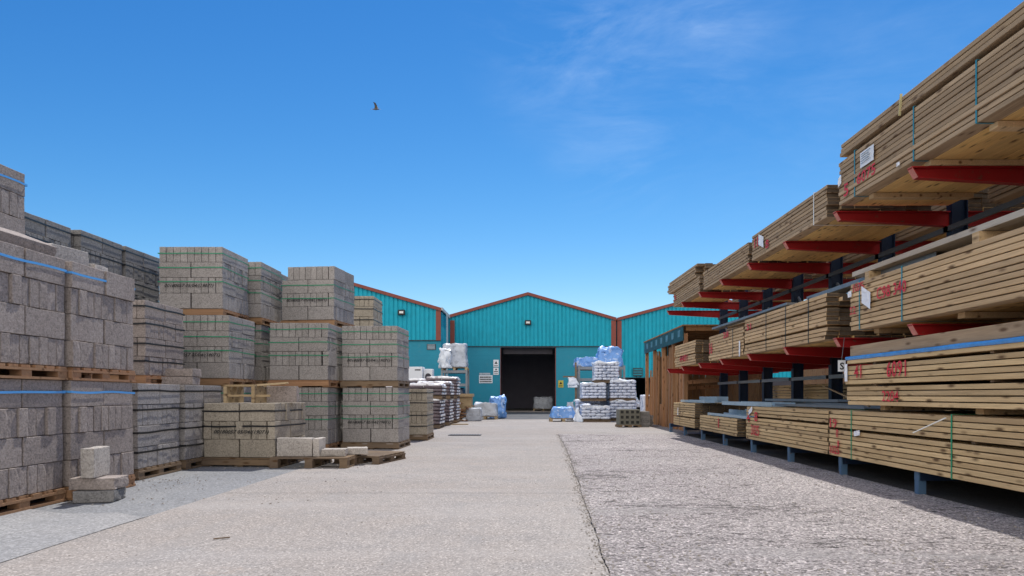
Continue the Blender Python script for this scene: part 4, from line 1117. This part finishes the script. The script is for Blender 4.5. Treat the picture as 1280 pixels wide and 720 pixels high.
# ------------------------------------------------------------------ light, sky, camera
EL, AZ = 58, 11
sun = bpy.data.lights.new('sun', 'SUN'); sun.energy = 3.5; sun.angle = R(.53); sun.color = (1, .96, .90)
so = bpy.data.objects.new('sun', sun); COL.objects.link(so)
d = Vector((math.sin(R(AZ))*math.cos(R(EL)), math.cos(R(AZ))*math.cos(R(EL)), math.sin(R(EL))))
so.rotation_euler = d.to_track_quat('Z', 'Y').to_euler(); so.location = (0, 0, 30)
w = bpy.data.worlds.new('World'); scene.world = w; w.use_nodes = True
t = NT(w.node_tree); bg = w.node_tree.nodes['Background']
sky = t.new('ShaderNodeTexSky', sky_type='NISHITA', sun_disc=False, sun_elevation=R(EL), sun_rotation=R(AZ), altitude=0, air_density=1.0, dust_density=0, ozone_density=3.0)
tc = t.new('ShaderNodeTexCoord'); vec = tc.outputs['Generated']
mp = t.new('ShaderNodeMapping'); mp.inputs['Scale'].default_value = (1.0, 1.2, 3.4); mp.inputs['Rotation'].default_value = (0, R(14), 0); mp.inputs['Location'].default_value = (.35, .1, .2); t.link(vec, mp.inputs[0])
n = t.noise(mp.outputs[0], 4.2, 9, .62, .8)
n2 = t.noise(mp.outputs[0], 14, 6, .6, .4)
wis = t.math('MULTIPLY', t.ramp(n, [(.42, 0), (.68, 1)]), t.ramp(n2, [(.3, .35), (.75, 1)]))
def blob(cx, cy, rad):
    c = Vector(((cx-655)/853, 1, (494-cy)/853)).normalized()
    s = t.new('ShaderNodeVectorMath', operation='DISTANCE'); t.link(vec, s.inputs[0]); s.inputs[1].default_value = c
    return t.ramp(t.math('DIVIDE', s.outputs['Value'], rad), [(0, 1), (.45, .55), (1, 0)])
msk = t.math('MAXIMUM', t.math('MAXIMUM', blob(745, 35, .19), blob(765, 175, .12)), blob(880, 30, .12))
msk = t.math('ADD', msk, t.math('MULTIPLY', blob(1050, 100, .3), .35), True)
fac = t.math('MULTIPLY', wis, t.math('MULTIPLY', msk, .33))
sp = t.new('ShaderNodeSeparateColor'); t.link(sky.outputs[0], sp.inputs[0])
cb = t.new('ShaderNodeCombineColor')
for i, (a_, e_, m_) in enumerate(((.084, 2.2, 2.3), (.29, 1.4, 4.3), (.667, 1.0, 6.5))):
    t.link(t.math('MINIMUM', t.math('MULTIPLY', t.math('POWER', sp.outputs[i], e_), a_), m_), cb.inputs[i])
c = t.mix(fac, cb.outputs[0], (3.6, 4.6, 6.0))
# unseen bright cloud, added behind and beside the camera as fill light
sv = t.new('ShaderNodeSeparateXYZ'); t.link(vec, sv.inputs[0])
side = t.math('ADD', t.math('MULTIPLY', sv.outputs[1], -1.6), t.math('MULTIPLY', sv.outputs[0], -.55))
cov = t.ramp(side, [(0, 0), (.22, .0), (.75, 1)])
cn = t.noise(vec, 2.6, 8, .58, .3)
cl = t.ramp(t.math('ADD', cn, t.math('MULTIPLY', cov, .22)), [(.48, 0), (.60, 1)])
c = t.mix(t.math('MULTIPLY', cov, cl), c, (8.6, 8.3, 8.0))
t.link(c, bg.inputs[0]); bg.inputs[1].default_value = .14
cam = bpy.data.cameras.new('camera'); co = bpy.data.objects.new('camera', cam); COL.objects.link(co)
co.location = (0, 0, .85); co.rotation_euler = (R(90), 0, 0)
cam.lens = 24; cam.sensor_width = 36; cam.shift_x = -15/1280; cam.shift_y = 134/1280; cam.clip_end = 2000; cam.clip_start = .05
scene.camera = co
vs_ = scene.view_settings; vs_.view_transform = 'Standard'; vs_.look = 'None'; vs_.gamma = 1; vs_.exposure = .45; vs_.use_curve_mapping = False
